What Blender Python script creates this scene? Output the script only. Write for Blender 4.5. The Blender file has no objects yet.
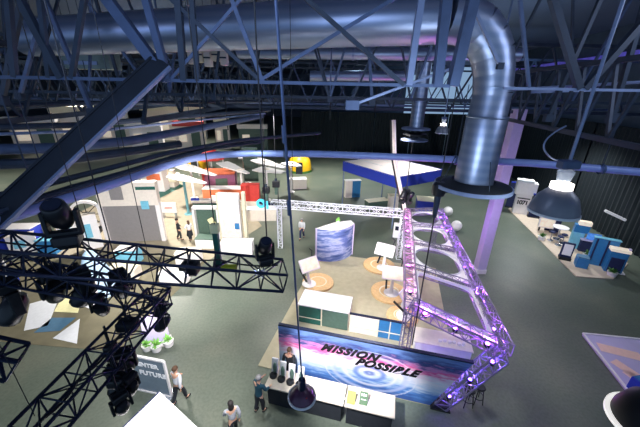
import bpy, bmesh, math, random
from mathutils import Vector, Matrix
random.seed(11)
SC = bpy.context.scene
COL = SC.collection
V = Vector
PI = math.pi

# ------------------------------------------------------------------ camera
FPX = 305.0
TH = math.radians(22.2)
RO = math.radians(1.15)
CAM = V((0, 0, 11.0))
_R0 = V((1, 0, 0)); FV = V((0, math.cos(TH), -math.sin(TH))); _U0 = V((0, math.sin(TH), math.cos(TH)))
RV = _R0 * math.cos(RO) + _U0 * math.sin(RO)
UV = _U0 * math.cos(RO) - _R0 * math.sin(RO)
cd = bpy.data.cameras.new('camera'); cam = bpy.data.objects.new('camera', cd); COL.objects.link(cam)
cd.sensor_width = 36.0; cd.lens = FPX / 640 * 36.0; cd.clip_start = 0.05; cd.clip_end = 500
cam.matrix_world = Matrix(((RV.x, UV.x, -FV.x, CAM.x), (RV.y, UV.y, -FV.y, CAM.y), (RV.z, UV.z, -FV.z, CAM.z), (0, 0, 0, 1)))
SC.camera = cam

def ray(px, py): return RV * ((px - 320) / FPX) + UV * ((213.5 - py) / FPX) + FV
def P(px, py, z=0.0):                     # where the line of sight meets the level z
    d = ray(px, py); return CAM + d * ((z - CAM.z) / d.z)
def PY(px, py, Y):                        # where it meets the upright plane y = Y
    d = ray(px, py); return CAM + d * (Y / d.y)
def PT(px, py, t): return CAM + ray(px, py) * t
def ZH(px, py, b):                        # height over ground point b
    d = ray(px, py); return CAM.z + d.z * (math.hypot(b.x, b.y) / math.hypot(d.x, d.y))

# ------------------------------------------------------------------ materials
def lin(c):
    c = c / 255.0
    return c / 12.92 if c <= 0.04045 else ((c + 0.055) / 1.055) ** 2.4
def L3(rgb): return (lin(rgb[0]), lin(rgb[1]), lin(rgb[2]), 1)
_M = {}
def mat(name, rgb, rough=0.6, metal=0.0, var=0.12, scale=6.0, emit=0.0, bump=0.0, alpha=1.0, trans=0.0):
    if name in _M: return _M[name]
    m = bpy.data.materials.new(name); m.use_nodes = True
    nt = m.node_tree; b = nt.nodes['Principled BSDF']
    b.inputs['Roughness'].default_value = rough; b.inputs['Metallic'].default_value = metal
    col = L3(rgb)
    tc = nt.nodes.new('ShaderNodeTexCoord'); nz = nt.nodes.new('ShaderNodeTexNoise')
    nz.inputs['Scale'].default_value = scale; nz.inputs['Detail'].default_value = 4
    nt.links.new(tc.outputs['Object'], nz.inputs['Vector'])
    rp = nt.nodes.new('ShaderNodeValToRGB')
    rp.color_ramp.elements[0].position = 0.3; rp.color_ramp.elements[1].position = 0.7
    rp.color_ramp.elements[0].color = tuple(x * (1 - var) for x in col[:3]) + (1,)
    rp.color_ramp.elements[1].color = tuple(min(1, x * (1 + var)) for x in col[:3]) + (1,)
    nt.links.new(nz.outputs['Fac'], rp.inputs['Fac']); nt.links.new(rp.outputs['Color'], b.inputs['Base Color'])
    if emit:
        nt.links.new(rp.outputs['Color'], b.inputs['Emission Color']); b.inputs['Emission Strength'].default_value = emit
    if bump:
        bp = nt.nodes.new('ShaderNodeBump'); bp.inputs['Strength'].default_value = bump
        nt.links.new(nz.outputs['Fac'], bp.inputs['Height']); nt.links.new(bp.outputs['Normal'], b.inputs['Normal'])
    b.inputs['Alpha'].default_value = alpha; b.inputs['Transmission Weight'].default_value = trans
    _M[name] = m
    return m
def nodes(name, rough=0.5, metal=0.0):
    m = bpy.data.materials.new(name); m.use_nodes = True; nt = m.node_tree; b = nt.nodes['Principled BSDF']
    b.inputs['Roughness'].default_value = rough; b.inputs['Metallic'].default_value = metal
    def N(t, **kw):
        n = nt.nodes.new('ShaderNode' + t)
        for k, v in kw.items(): setattr(n, k, v)
        return n
    _M[name] = m
    return m, nt, b, N
def ramp(n, stops, interp='LINEAR'):
    cr = n.color_ramp; cr.interpolation = interp
    while len(cr.elements) < len(stops): cr.elements.new(0.5)
    for e, (p, c) in zip(cr.elements, stops): e.position = p; e.color = L3(c)

WHITE = mat('white_laminate', (236, 232, 232), 0.45, 0, 0.03)
WARMW = mat('warm_white_board', (232, 222, 210), 0.5, 0, 0.05)
STEEL = mat('slate_painted_steel', (74, 90, 122), 0.5, 0.25, 0.18, 3)
STEELD = mat('dark_painted_steel', (44, 56, 74), 0.55, 0.2, 0.2, 3)
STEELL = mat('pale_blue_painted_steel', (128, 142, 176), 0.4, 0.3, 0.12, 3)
PIPE = mat('blue_painted_pipe', (132, 150, 206), 0.4, 0.05, 0.12, 2)
BLACK = mat('matt_black_metal', (22, 26, 32), 0.5, 0.3, 0.2)
BLACKP = mat('black_plastic', (26, 28, 34), 0.35, 0, 0.2)
ALUW = mat('lit_silver_truss', (226, 228, 240), 0.35, 0.1, 0.06)  # brighter truss metal; light on the rear truss is put into its colour
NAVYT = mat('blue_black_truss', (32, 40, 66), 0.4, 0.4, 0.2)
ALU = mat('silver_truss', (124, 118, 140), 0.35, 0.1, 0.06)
CHROME = mat('bright_metal', (190, 195, 205), 0.25, 0.9, 0.05)
GLASS = mat('clear_panel', (205, 218, 235), 0.08, 0, 0.02, alpha=0.42)
GLASSD = mat('smoky_clear_panel', (120, 138, 156), 0.15, 0, 0.05, alpha=0.75)
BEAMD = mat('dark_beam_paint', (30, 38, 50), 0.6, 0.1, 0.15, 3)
RINGW = mat('glow_white_rim', (250, 246, 240), 0.4, 0, 0.0, emit=0.8)  # glow added so the lamp's white rim shows bright
CURT = mat('black_curtain', (22, 31, 36), 1.0, 0, 0.1, 2)
BLUEF = mat('cobalt_fabric', (40, 62, 178), 0.7, 0, 0.05)
CANW = mat('white_fabric', (240, 228, 226), 0.8, 0, 0.03)
GREEN = mat('dark_green_panel', (26, 92, 82), 0.5, 0, 0.1)
GREENG = mat('grey_green_panel', (78, 104, 92), 0.5, 0, 0.1)
BLUEP = mat('mid_blue_panel', (46, 118, 172), 0.45, 0, 0.08)
CREAM = mat('cream_panel', (232, 224, 196), 0.5, 0, 0.05)
LIME = mat('lime_card', (186, 190, 40), 0.5, 0, 0.08)
DGREEN = mat('deep_green_card', (40, 84, 40), 0.5, 0, 0.1)
WOOD = mat('pale_birch', (222, 184, 132), 0.5, 0, 0.12, 9)
RED = mat('red_panel', (206, 60, 54), 0.5, 0, 0.08)
ORANGE = mat('orange_panel', (232, 124, 84), 0.5, 0, 0.08)
YELLOW = mat('yellow_vinyl', (240, 186, 30), 0.4, 0, 0.08)
PINKM = mat('mauve_panel', (150, 92, 128), 0.5, 0, 0.2, 20)
TEAL = mat('teal_paint', (96, 150, 160), 0.5, 0, 0.08)
CYAN = mat('cyan_sign', (80, 190, 225), 0.4, 0, 0.05, emit=0.6)
NAVY = mat('navy_cloth', (28, 38, 78), 0.8, 0, 0.1)
TEALJ = mat('teal_jacket_cloth', (26, 72, 90), 0.8, 0, 0.12)
DARKC = mat('charcoal_cloth', (30, 34, 42), 0.85, 0, 0.15)
WHITEC = mat('white_cloth', (222, 222, 228), 0.85, 0, 0.06)
GREYC = mat('grey_patterned_cloth', (168, 170, 178), 0.85, 0, 0.4, 60)
SKIN = mat('skin', (206, 160, 134), 0.6, 0, 0.05)
HAIRD = mat('dark_hair', (36, 30, 30), 0.7, 0, 0.2)
HAIRG = mat('grey_hair', (150, 146, 146), 0.7, 0, 0.2)
HAIRB = mat('brown_hair', (84, 58, 40), 0.7, 0, 0.2)
LEAF = mat('leaf_green', (70, 120, 50), 0.6, 0, 0.4, 20)
LEAFB = mat('fresh_green', (130, 190, 90), 0.6, 0, 0.3, 20)
SCRDARK = mat('dark_screen', (30, 36, 52), 0.15, 0, 0.2)
SCRBLUE = mat('blue_lit_screen', (70, 120, 190), 0.3, 0, 0.4, 5, emit=0.7)
SCRWARM = mat('warm_lit_screen', (225, 210, 190), 0.3, 0, 0.15, 5, emit=0.5)
LAMPON = mat('lit_lamp', (255, 246, 236), 0.4, 0, 0.0, emit=7.0)
PURPLED = mat('violet_led', (140, 90, 255), 0.4, 0, 0.0, emit=1.8)
BLUELED = mat('blue_led', (70, 110, 255), 0.4, 0, 0.0, emit=3.0)
LAVP = mat('lavender_tinted_white', (196, 186, 216), 0.5, 0, 0.04)  # pillar and plant panel: lavender light put into the white
TURQ = mat('turquoise_panel', (120, 190, 215), 0.4, 0, 0.1)
GREYP = mat('mid_grey_screen', (140, 136, 136), 0.5, 0, 0.05)
RUBBER = mat('black_cable', (20, 23, 30), 0.6, 0, 0.1)
SMOKE = mat('blue_grey_shade', (122, 125, 136), 0.35, 0.05, 0.1)
CTOP = mat('cream_counter_top', (206, 194, 178), 0.5, 0, 0.05)
TANC = mat('tan_carpet', (176, 168, 142), 0.9, 0, 0.08, 3, bump=0.1)
BEIGE = mat('beige_carpet', (158, 148, 128), 0.9, 0, 0.08, 2)
OLIVE = mat('olive_wood_floor', (112, 106, 84), 0.7, 0, 0.2, 1.2)
PAVE = mat('pale_walkway', (206, 188, 168), 0.8, 0, 0.06)
PALEB = mat('pale_blue_cloth', (170, 200, 225), 0.7, 0, 0.1)
SLATEB = mat('slate_blue_vinyl', (74, 112, 140), 0.6, 0, 0.08)
PALEY = mat('pale_yellow_vinyl', (232, 226, 172), 0.6, 0, 0.06)
WHITEV = mat('white_vinyl', (226, 228, 232), 0.6, 0, 0.05)

# ------------------------------------------------------------------ mesh builder
class MB:
    def __init__(s): s.v = []; s.f = []; s.sm = []
    def add(s, vs, fs, smooth=False):
        o = len(s.v); s.v += [V(x) for x in vs]
        for f in fs: s.f.append(tuple(i + o for i in f)); s.sm.append(smooth)
        return s
    def box(s, c, d, rz=0.0, M=None):
        c = V(c); hx, hy, hz = d[0] / 2, d[1] / 2, d[2] / 2
        R = M if M is not None else Matrix.Rotation(rz, 3, 'Z')
        vs = [c + R @ V((x * hx, y * hy, z * hz)) for z in (-1, 1) for y in (-1, 1) for x in (-1, 1)]
        return s.add(vs, [(0, 2, 3, 1), (4, 5, 7, 6), (0, 1, 5, 4), (2, 6, 7, 3), (0, 4, 6, 2), (1, 3, 7, 5)])
    def bar(s, p, q, w, h=None, up=V((0, 0, 1))):
        p = V(p); q = V(q); h = h or w; d = (q - p); ln = d.length; d.normalize()
        if abs(d.dot(up)) > 0.98: up = V((0, 1, 0))
        x = d.cross(up).normalized(); z = x.cross(d).normalized()
        return s.box((p + q) / 2, (w, ln, h), M=Matrix((x, d, z)).transposed())
    def tube(s, p, q, r, n=8, r2=None):
        p = V(p); q = V(q); d = (q - p).normalized(); r2 = r if r2 is None else r2
        a = V((0, 0, 1)) if abs(d.z) < 0.9 else V((1, 0, 0))
        x = d.cross(a).normalized(); y = d.cross(x)
        vs = []
        for c, rr in ((p, r), (q, r2)):
            vs += [c + (x * math.cos(2 * PI * i / n) + y * math.sin(2 * PI * i / n)) * rr for i in range(n)]
        o = len(s.v)
        s.add(vs, [(i, (i + 1) % n, n + (i + 1) % n, n + i) for i in range(n)], True)
        s.add(vs, [tuple(range(n))[::-1], tuple(range(n, 2 * n))])
        return s
    def path(s, pts, r, n=8):
        pts = [V(p) for p in pts]; vs = []; x = None
        for i, p in enumerate(pts):
            d = (pts[min(i + 1, len(pts) - 1)] - pts[max(i - 1, 0)]).normalized()
            if x is None:
                a = V((0, 0, 1)) if abs(d.z) < 0.9 else V((1, 0, 0)); x = d.cross(a).normalized()
            else: x = (x - d * x.dot(d)).normalized()
            y = d.cross(x); rr = r[i] if isinstance(r, (list, tuple)) else r
            vs += [p + (x * math.cos(2 * PI * k / n) + y * math.sin(2 * PI * k / n)) * rr for k in range(n)]
        fs = [(i * n + k, i * n + (k + 1) % n, (i + 1) * n + (k + 1) % n, (i + 1) * n + k) for i in range(len(pts) - 1) for k in range(n)]
        s.add(vs, fs, True); m = len(pts)
        s.add(vs[:n] + vs[-n:], [tuple(range(n))[::-1], tuple(range(n, 2 * n))])
        return s
    def lathe(s, prof, c=(0, 0, 0), n=24, M=None):
        c = V(c); vs = []; R = M or Matrix.Identity(3)
        for r, z in prof: vs += [c + R @ V((r * math.cos(2 * PI * k / n), r * math.sin(2 * PI * k / n), z)) for k in range(n)]
        m = len(prof)
        s.add(vs, [(i * n + k, i * n + (k + 1) % n, (i + 1) * n + (k + 1) % n, (i + 1) * n + k) for i in range(m - 1) for k in range(n)], True)
        return s
    def sphere(s, c, r, n=14, m=9, sq=(1, 1, 1)):
        c = V(c); vs = [c + V((0, 0, -r * sq[2]))]
        for j in range(1, m):
            t = PI * j / m - PI / 2
            vs += [c + V((r * sq[0] * math.cos(t) * math.cos(2 * PI * k / n), r * sq[1] * math.cos(t) * math.sin(2 * PI * k / n), r * sq[2] * math.sin(t))) for k in range(n)]
        vs.append(c + V((0, 0, r * sq[2]))); top = len(vs) - 1
        fs = [(0, 1 + (k + 1) % n, 1 + k) for k in range(n)]
        for j in range(m - 2): fs += [(1 + j * n + k, 1 + j * n + (k + 1) % n, 1 + (j + 1) * n + (k + 1) % n, 1 + (j + 1) * n + k) for k in range(n)]
        fs += [(1 + (m - 2) * n + k, 1 + (m - 2) * n + (k + 1) % n, top) for k in range(n)]
        return s.add(vs, fs, True)
    def slab(s, poly, h):                 # polygon with thickness h along its own up
        b = [V(p) for p in poly]; t = [p + (V((0, 0, h)) if not isinstance(h, Vector) else h) for p in b]; n = len(b)
        return s.add(b + t, [tuple(range(n))[::-1], tuple(range(n, 2 * n))] + [(i, (i + 1) % n, n + (i + 1) % n, n + i) for i in range(n)])
    def ringslab(s, outer, inner, h):     # frame between two loops of equal length
        n = len(outer); H = h if isinstance(h, Vector) else V((0, 0, h))
        o = [V(p) for p in outer]; i_ = [V(p) for p in inner]
        vs = o + i_ + [p + H for p in o] + [p + H for p in i_]
        fs = []
        for k in range(n):
            j = (k + 1) % n
            fs += [(k, j, n + j, n + k), (2 * n + k, 3 * n + k, 3 * n + j, 2 * n + j), (k, 2 * n + k, 2 * n + j, j), (n + k, n + j, 3 * n + j, 3 * n + k)]
        return s.add(vs, fs)
    def build(s, name, m, parent=None, bevel=0.0, label=None, loc=None):
        me = bpy.data.meshes.new(name); me.from_pydata([tuple(x) for x in s.v], [], s.f)
        me.polygons.foreach_set('use_smooth', s.sm); me.update()
        bm = bmesh.new(); bm.from_mesh(me)
        bmesh.ops.remove_doubles(bm, verts=bm.verts, dist=1e-5)
        bmesh.ops.recalc_face_normals(bm, faces=bm.faces); bm.to_mesh(me); bm.free()
        if any(s.sm): me.set_sharp_from_angle(angle=0.75)
        me.materials.append(m)
        o = bpy.data.objects.new(name, me); COL.objects.link(o)
        if parent: o.parent = parent
        if loc is not None: o.location = loc
        if bevel:
            bv = o.modifiers.new('bevel', 'BEVEL'); bv.width = bevel; bv.segments = 2; bv.limit_method = 'ANGLE'
        if label: o['label'] = label
        return o

def tag(o, label, cat, group=None, kind=None):
    o['label'] = label; o['category'] = cat
    if group: o['group'] = group
    if kind: o['kind'] = kind
    return o
def thing(name, label, cat, loc=(0, 0, 0), rz=0.0, group=None):
    o = bpy.data.objects.new(name, None); COL.objects.link(o); o.empty_display_size = 0.2
    o.location = loc; o.rotation_euler = (0, 0, rz)
    return tag(o, label, cat, group)
def struct(o): o['kind'] = 'structure'; return o
def dup(root, loc, rz, label=None, scale=None):
    r = root.copy(); COL.objects.link(r); r.location = loc; r.rotation_euler = (0, 0, rz)
    if label: r['label'] = label
    if scale: r.scale = scale
    for ch in list(root.children):
        c = ch.copy(); COL.objects.link(c); c.parent = r
        for g in list(ch.children):
            d = g.copy(); COL.objects.link(d); d.parent = c
    return r
def text_mesh(name, body, size, m, parent, M, shear=0.0, ext=0.006, space=1.0, align='LEFT', bold=0.0):
    cu = bpy.data.curves.new(name, 'FONT'); cu.body = body; cu.size = size; cu.extrude = ext; cu.shear = shear
    cu.space_character = space; cu.align_x = align; cu.offset = bold
    t = bpy.data.objects.new(name, cu); COL.objects.link(t)
    me = bpy.data.meshes.new_from_object(t.evaluated_get(bpy.context.evaluated_depsgraph_get()))
    bpy.data.objects.remove(t)
    me.transform(M); me.materials.clear(); me.materials.append(m)
    o = bpy.data.objects.new(name, me); COL.objects.link(o); o.parent = parent
    return o

# ------------------------------------------------------------------ lattice beams
def box_truss(name, label, p0, p1, s, m, bays, rc=0.025, rl=0.013, group=None, up=V((0, 0, 1)), cat='truss', roll=0.0, hgt=None):
    p0 = V(p0); p1 = V(p1); d = (p1 - p0); ln = d.length; d.normalize()
    if abs(d.dot(up)) > 0.95: up = V((0, 1, 0))
    x = d.cross(up).normalized(); z = x.cross(d).normalized()
    x, z = x * math.cos(roll) + z * math.sin(roll), z * math.cos(roll) - x * math.sin(roll)
    hs = (hgt or s) / 2; ws = s / 2
    root = thing(name, label, cat, p0, 0, group)
    cs = [x * a * ws + z * b * hs for a, b in ((-1, -1), (1, -1), (1, 1), (-1, 1))]
    for c in cs: MB().tube(c, c + d * ln, rc, 7).build('chord', m, root)
    for k in range(4):
        a, b = cs[k], cs[(k + 1) % 4]; mb = MB()
        for i in range(bays):
            f0, f1, fm = i / bays, (i + 1) / bays, (i + 0.5) / bays
            if i % 2 == k % 2: mb.tube(a + d * ln * f0, b + d * ln * f1, rl, 5)
            else: mb.tube(b + d * ln * f0, a + d * ln * f1, rl, 5)
            mb.tube(a + d * ln * f1, b + d * ln * f1, rl, 5)
        mb.tube(a, b, rl, 5)
        mb.build('lacing', m, root)
    return root
def roof_truss(label, p0, p1, depth, n, wc=0.16, wb=0.09, m=None, group='roof trusses under the ceiling', mirror=False):
    m = m or STEEL; p0 = V(p0); p1 = V(p1); d = p1 - p0
    root = thing('roof_truss', label, 'roof truss', p0, 0, group); U = V((0, 0, depth))
    MB().bar((0, 0, 0), d, wc, wc).build('bottom_chord', m, root)
    MB().bar(U, d + U, wc, wc).build('top_chord', m, root)
    for i in range(n):
        a, b, c = d * (i / n), d * ((i + 0.5) / n) + U, d * ((i + 1) / n)
        MB().bar(a, b, wb, wb).build('brace', m, root); MB().bar(b, c, wb, wb).build('brace', m, root)
    return root
# ------------------------------------------------------------------ the setting
m, nt, b, N = nodes('hall_floor_vinyl', 0.42)
tc = N('TexCoord'); n1 = N('TexNoise'); n1.inputs['Scale'].default_value = 0.35; n1.inputs['Detail'].default_value = 5
n2 = N('TexNoise'); n2.inputs['Scale'].default_value = 9; r1 = N('ValToRGB'); mx = N('Mix', data_type='RGBA', blend_type='MULTIPLY')
ramp(r1, [(0.3, (86, 97, 86)), (0.55, (98, 106, 94)), (0.75, (112, 116, 102))])
r2 = N('ValToRGB'); ramp(r2, [(0.35, (225, 225, 225)), (0.6, (255, 255, 255))])
nt.links.new(tc.outputs['Object'], n1.inputs['Vector']); nt.links.new(tc.outputs['Object'], n2.inputs['Vector'])
nt.links.new(n1.outputs['Fac'], r1.inputs['Fac']); nt.links.new(n2.outputs['Fac'], r2.inputs['Fac'])
mx.inputs[0].default_value = 0.7
nt.links.new(r1.outputs['Color'], mx.inputs[6]); nt.links.new(r2.outputs['Color'], mx.inputs[7]); nt.links.new(mx.outputs[2], b.inputs['Base Color'])
FLOORM = m
struct(MB().box((-22, 62, -0.1), (112, 148, 0.2)).build('floor', FLOORM))

m, nt, b, N = nodes('ribbed_roof_deck', 0.7)
tc = N('TexCoord'); w = N('TexWave', wave_type='BANDS', bands_direction='Y'); w.inputs['Scale'].default_value = 1.2
r1 = N('ValToRGB'); ramp(r1, [(0.2, (62, 74, 98)), (0.8, (82, 96, 124))])
bp = N('Bump'); bp.inputs['Strength'].default_value = 0.6
nt.links.new(tc.outputs['Object'], w.inputs['Vector']); nt.links.new(w.outputs['Fac'], r1.inputs['Fac']); nt.links.new(r1.outputs['Color'], b.inputs['Base Color'])
nt.links.new(w.outputs['Fac'], bp.inputs['Height']); nt.links.new(bp.outputs['Normal'], b.inputs['Normal'])
struct(MB().box((-22, 62, 16.6), (112, 148, 0.2)).build('ceiling', m))
WALLM = mat('slate_wall', (58, 70, 88), 0.8, 0, 0.15, 1)
WR0, WR1 = V((19.6, -6, 0)), V((29.5, 60, 0))
mb = MB(); mb.bar(WR0 + V((0.9, 0, 8.25)), WR1 + V((0.9, 0, 8.25)), 0.3, 16.5); struct(mb.build('wall_right', WALLM))
struct(MB().box((-22, 134, 8.25), (112, 0.3, 16.5)).build('wall_back', WALLM))
struct(MB().box((-77.5, 62, 8.25), (0.3, 148, 16.5)).build('wall_left', WALLM))

# pale pillar behind the duct
pb = P(481, 274); o = MB().box((0, 0, 5.1), (0.55, 0.55, 10.2)).build('pillar', LAVP, loc=(pb.x, pb.y + 0.3, 0)); struct(o)
MB().box((0, 0, 0.15), (0.62, 0.62, 0.3)).build('trim', WHITE, o)

# violet lit ledge high on the side wall
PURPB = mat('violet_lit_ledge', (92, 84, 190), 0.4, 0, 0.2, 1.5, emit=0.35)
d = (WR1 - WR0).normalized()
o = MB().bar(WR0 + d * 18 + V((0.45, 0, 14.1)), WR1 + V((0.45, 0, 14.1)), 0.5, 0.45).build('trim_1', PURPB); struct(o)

# black drapes
def drape(p, q, h, label, grp, n=40, z0=0.02):
    p = V(p); q = V(q); d = q - p; nrm = V((-d.y, d.x, 0)).normalized(); k = int(d.length / 0.45)
    mb = MB(); vs = []; ph = random.random() * 6
    m_ = n * 2
    for i in range(m_ + 1):
        f = i / m_; off = 0.06 * math.sin(f * k * 2 * PI + ph) + 0.03 * math.sin(f * 17 + ph)
        vs.append(d * f + nrm * off)
    low = [v + V((0, 0, z0)) for v in vs]; hi = [v * 1.0 + V((0, 0, h)) for v in vs]
    bk = nrm * 0.04
    N_ = len(vs); allv = low + hi + [v + bk for v in low] + [v + bk for v in hi]
    fs = []
    for i in range(N_ - 1):
        fs += [(i, i + 1, N_ + i + 1, N_ + i), (2 * N_ + i + 1, 2 * N_ + i, 3 * N_ + i, 3 * N_ + i + 1), (N_ + i, N_ + i + 1, 3 * N_ + i + 1, 3 * N_ + i)]
    mb.add(allv, fs, True)
    root = thing('curtain', label, 'curtain', p, 0, grp)
    mb.build('drape', CURT, root)
    MB().tube((0, 0, h + 0.03), d + V((0, 0, h + 0.03)), 0.05, 6).build('rail', BLACK, root)
for i in range(6):
    a = WR0 + d * (11 + i * 8.0); c = WR0 + d * (11 + (i + 1) * 8.0 - 0.1)
    drape(a, c, 8.6, 'tall black curtain panel hung along the wall behind the blue and white side stand', 'curtains along the side wall')
for i in range(5):
    drape((-3.5 + i * 6.3, 54.5, 0), (-3.5 + (i + 1) * 6.3 - 0.1, 54.5, 0), 7.4, 'tall black curtain panel across the back of the hall, behind the blue canopy', 'curtains across the back')

# ------------------------------------------------------------------ roof steel
def member(root, a, c, w, m=STEEL, name='brace', ext=None):
    a = V(a); c = V(c)
    if ext is not None:                      # run on up to the level ext
        dd = c - a
        if abs(dd.z) > 0.2: c = a + dd * ((ext - a.z) / dd.z)
    l = root.location
    return MB().bar(a - l, c - l, w, w).build(name, m, root)
# nearest cross truss, its web members as the photograph shows them
Yt = 6.4
root = thing('roof_truss', 'nearest roof truss, its heavy blue-grey web crossing in front of the big duct', 'roof truss', (-12, Yt, 11.1), 0, 'roof trusses under the ceiling')
cx_ = PY(450, 84, Yt).x; dx_ = PY(504, 86, Yt).x
MB().bar((0, 0, 0), (cx_ + 12, 0, 0.0), 0.07, 0.06).build('bottom_chord', STEEL, root)
MB().bar((dx_ + 12, 0, -0.02), (23, 0, 0.0), 0.05, 0.05).build('bottom_chord', STEELL, root)
MB().bar((0, 0, 5.0), (25, 0, 5.0), 0.2, 0.2).build('top_chord', STEEL, root)
for (x0, y0, x1, y1, w, mm) in ((165, 64, 108, 0, 0.26, STEEL), (166, 64, 146, 0, 0.18, STEEL), (263, 82, 232, 0, 0.11, STEEL), (257, 82, 392, 0, 0.09, STEEL),
        (262, 78, 185, 12, 0.10, STEELD), (168, 66, 240, 0, 0.08, STEEL), (409, 82, 421, 0, 0.17, STEELL), (404, 82, 330, 20, 0.11, STEELD),
        (580, 86, 553, 0, 0.17, STEELD), (456, 66, 473, 0, 0.27, STEEL), (440, 66, 446, 0, 0.24, STEEL), (586, 84, 650, 14, 0.16, STEELD), (530, 84, 520, 0, 0.08, STEEL),
        (60, 72, 20, 0, 0.18, STEELD), (70, 72, 84, 0, 0.12, STEELD), (14, 74, 8, 0, 0.14, STEELD), (48, 74, 40, 0, 0.12, STEELD), (182, 66, 178, 0, 0.16, STEELD), (196, 66, 192, 0, 0.12, STEELD)):
    a = PY(x0, y0, Yt); a.z = 11.1; member(root, a, PY(x1, y1, Yt), w * 0.68, mm, ext=16.1)
# pale flat strut in front
a, c = PT(352, 105, 6.9), PT(455, 67, 6.6)
o = thing('roof_brace', 'pale flat steel strut sloping between the hanging ducts', 'brace', a)
MB().bar((0, 0, 0), c - a, 0.16, 0.05).build('flat_bar', STEELL, o); MB().box((0, 0, 0), (0.3, 0.25, 0.2)).build('end_plate', STEEL, o); MB().box(c - a, (0.3, 0.25, 0.2)).build('end_plate', STEEL, o)
# dark I-beam running down past the camera on the left
a, c = PT(-22, 236, 4.7), PT(163, 62, 5.75)
o = thing('steel_beam', 'broad dark steel beam slanting across the upper left, pale along its edge', 'beam', a)
dd = (c - a).normalized(); sd = dd.cross(FV).normalized(); fw = sd.cross(dd)
def plank(c0, c1, w, h, name, m, root, ax, az):
    dd = (c1 - c0); ln = dd.length; dd = dd.normalized()
    return MB().box((c0 + c1) / 2, (w, ln, h), M=Matrix((ax, dd, az)).transposed()).build(name, m, root)
sg = 1 if sd.x > 0 else -1
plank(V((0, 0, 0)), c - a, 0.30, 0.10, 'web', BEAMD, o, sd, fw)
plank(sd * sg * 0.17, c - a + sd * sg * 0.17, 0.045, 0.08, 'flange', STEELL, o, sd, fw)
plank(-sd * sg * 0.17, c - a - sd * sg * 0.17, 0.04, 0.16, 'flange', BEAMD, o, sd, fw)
# trusses further back and the ones running lengthwise
for i, (Y, z, x0, x1, n, dp, w) in enumerate(((17.5, 10.05, -40, 22.5, 20, 3.2, 0.16), (25.5, 9.9, -44, 23.5, 22, 3.4, 0.16), (34, 9.8, -52, 25, 22, 3.6, 0.18), (44, 9.7, -58, 26.5, 22, 3.8, 0.2))):
    names = ('second roof truss from the camera, behind the big duct', 'third roof truss from the camera, in the middle of the hall roof', 'fourth roof truss from the camera, far down the hall roof', 'farthest visible roof truss, just before the back curtain')
    roof_truss(names[i], (x0, Y, z), (x1, Y, z), dp, n, w, 0.08, (STEELD, STEEL, STEELD, STEELD)[i])
for i, (x, z, y0, y1, n) in enumerate(((-6.2, 9.85, 11, 60, 16), (-11.5, 9.7, 9, 60, 16), (-18.5, 9.6, 9, 62, 16), (-27, 9.6, 12, 62, 14))):
    names = ('lengthwise roof truss nearest the middle of the left side', 'second lengthwise roof truss on the left side', 'third lengthwise roof truss on the left side', 'outermost lengthwise roof truss on the left side')
    roof_truss(names[i], (x, y0, z), (x, y1, z), 2.6, n, 0.2, 0.1, STEELD, group='lengthwise roof trusses')
roof_truss('lengthwise roof truss on the right, above the bell-shaped lamp', P(648, 149, 10), P(506, 119, 10), 1.75, 6, 0.12, 0.07, STEELD, group='lengthwise roof trusses')
# long pale rail on the right, at the lamp's level
a, c = PT(506, 90, 9.5), PT(660, 81, 7.6)
o = thing('roof_rail', 'thin pale rail running across the upper right under the roof deck', 'rail', a)
MB().tube((0, 0, 0), c - a, 0.045, 6).build('rail_tube', STEELL, o); MB().bar(V((0.8, 0, -0.04)), V((2.6, -0.4, 0.06)), 0.05, 0.09).build('clamp', STEELL, o)

# blue pipe all the way across
pts = [P(x, y, 9.0) for x, y in ((-60, 240), (0, 219), (60, 200.5), (120, 181), (160, 167), (190, 158.5), (215, 155), (250, 153.5), (320, 154), (400, 157), (530, 163), (640, 172), (700, 177))]
o = thing('overhead_pipe', 'long blue painted pipe crossing the whole hall below the trusses', 'pipe', pts[0])
MB().path([p - pts[0] for p in pts], 0.112, 12).build('pipe_run', PIPE, o)
for x, y in ((40, 206.5), (285, 153.8), (455, 160), (601, 169)):
    p = P(x, y, 9.0) - pts[0]; MB().lathe([(0.15, -0.04), (0.15, 0.04)], p, 12, M=Matrix.Rotation(PI / 2, 3, 'Y')).build('coupling', STEEL, o)
    MB().tube(p, p + V((0, 0, 2.2)), 0.012, 5).build('hanger_rod', STEELD, o)
# dark pipe and cable tray beside it
pts = [P(x, y, 9.3) for x, y in ((-40, 205), (40, 186), (110, 168), (170, 152.5), (240, 140), (320, 133))]
o = thing('overhead_pipe', 'thin dark pipe above the blue pipe on the left', 'pipe', pts[0])
MB().path([p - pts[0] for p in pts], 0.06, 8).build('pipe_run', STEELD, o)
pts = [P(x, y, 9.15) for x, y in ((10, 207), (60, 191), (120, 174), (165, 159.5), (215, 147), (262, 141))]
o = thing('cable_tray', 'dark ladder-like cable tray with pale gaps beside the blue pipe', 'cable tray', pts[0])
L = [p - pts[0] for p in pts]
for s_ in (-1, 1): MB().path([p + V((0.03, 0.25 * s_, 0)) for p in L], 0.05, 6).build('side_rail', STEELD, o)
mb = MB()
for i in range(len(L) - 1):
    for k in range(7):
        q = L[i].lerp(L[i + 1], k / 7); mb.bar(q + V((0.03, -0.25, 0)), q + V((0.03, 0.25, 0)), 0.05, 0.03)
mb.build('rungs', STEELD, o)
pts = [P(x, y, 9.5) for x, y in ((-30, 150), (60, 148), (130, 141), (200, 128), (262, 116))]
o = thing('overhead_pipe', 'slate pipe running back along the left trusses above the cable tray', 'pipe', pts[0])
MB().path([p - pts[0] for p in pts], 0.13, 10).build('pipe_run', STEEL, o)

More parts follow.
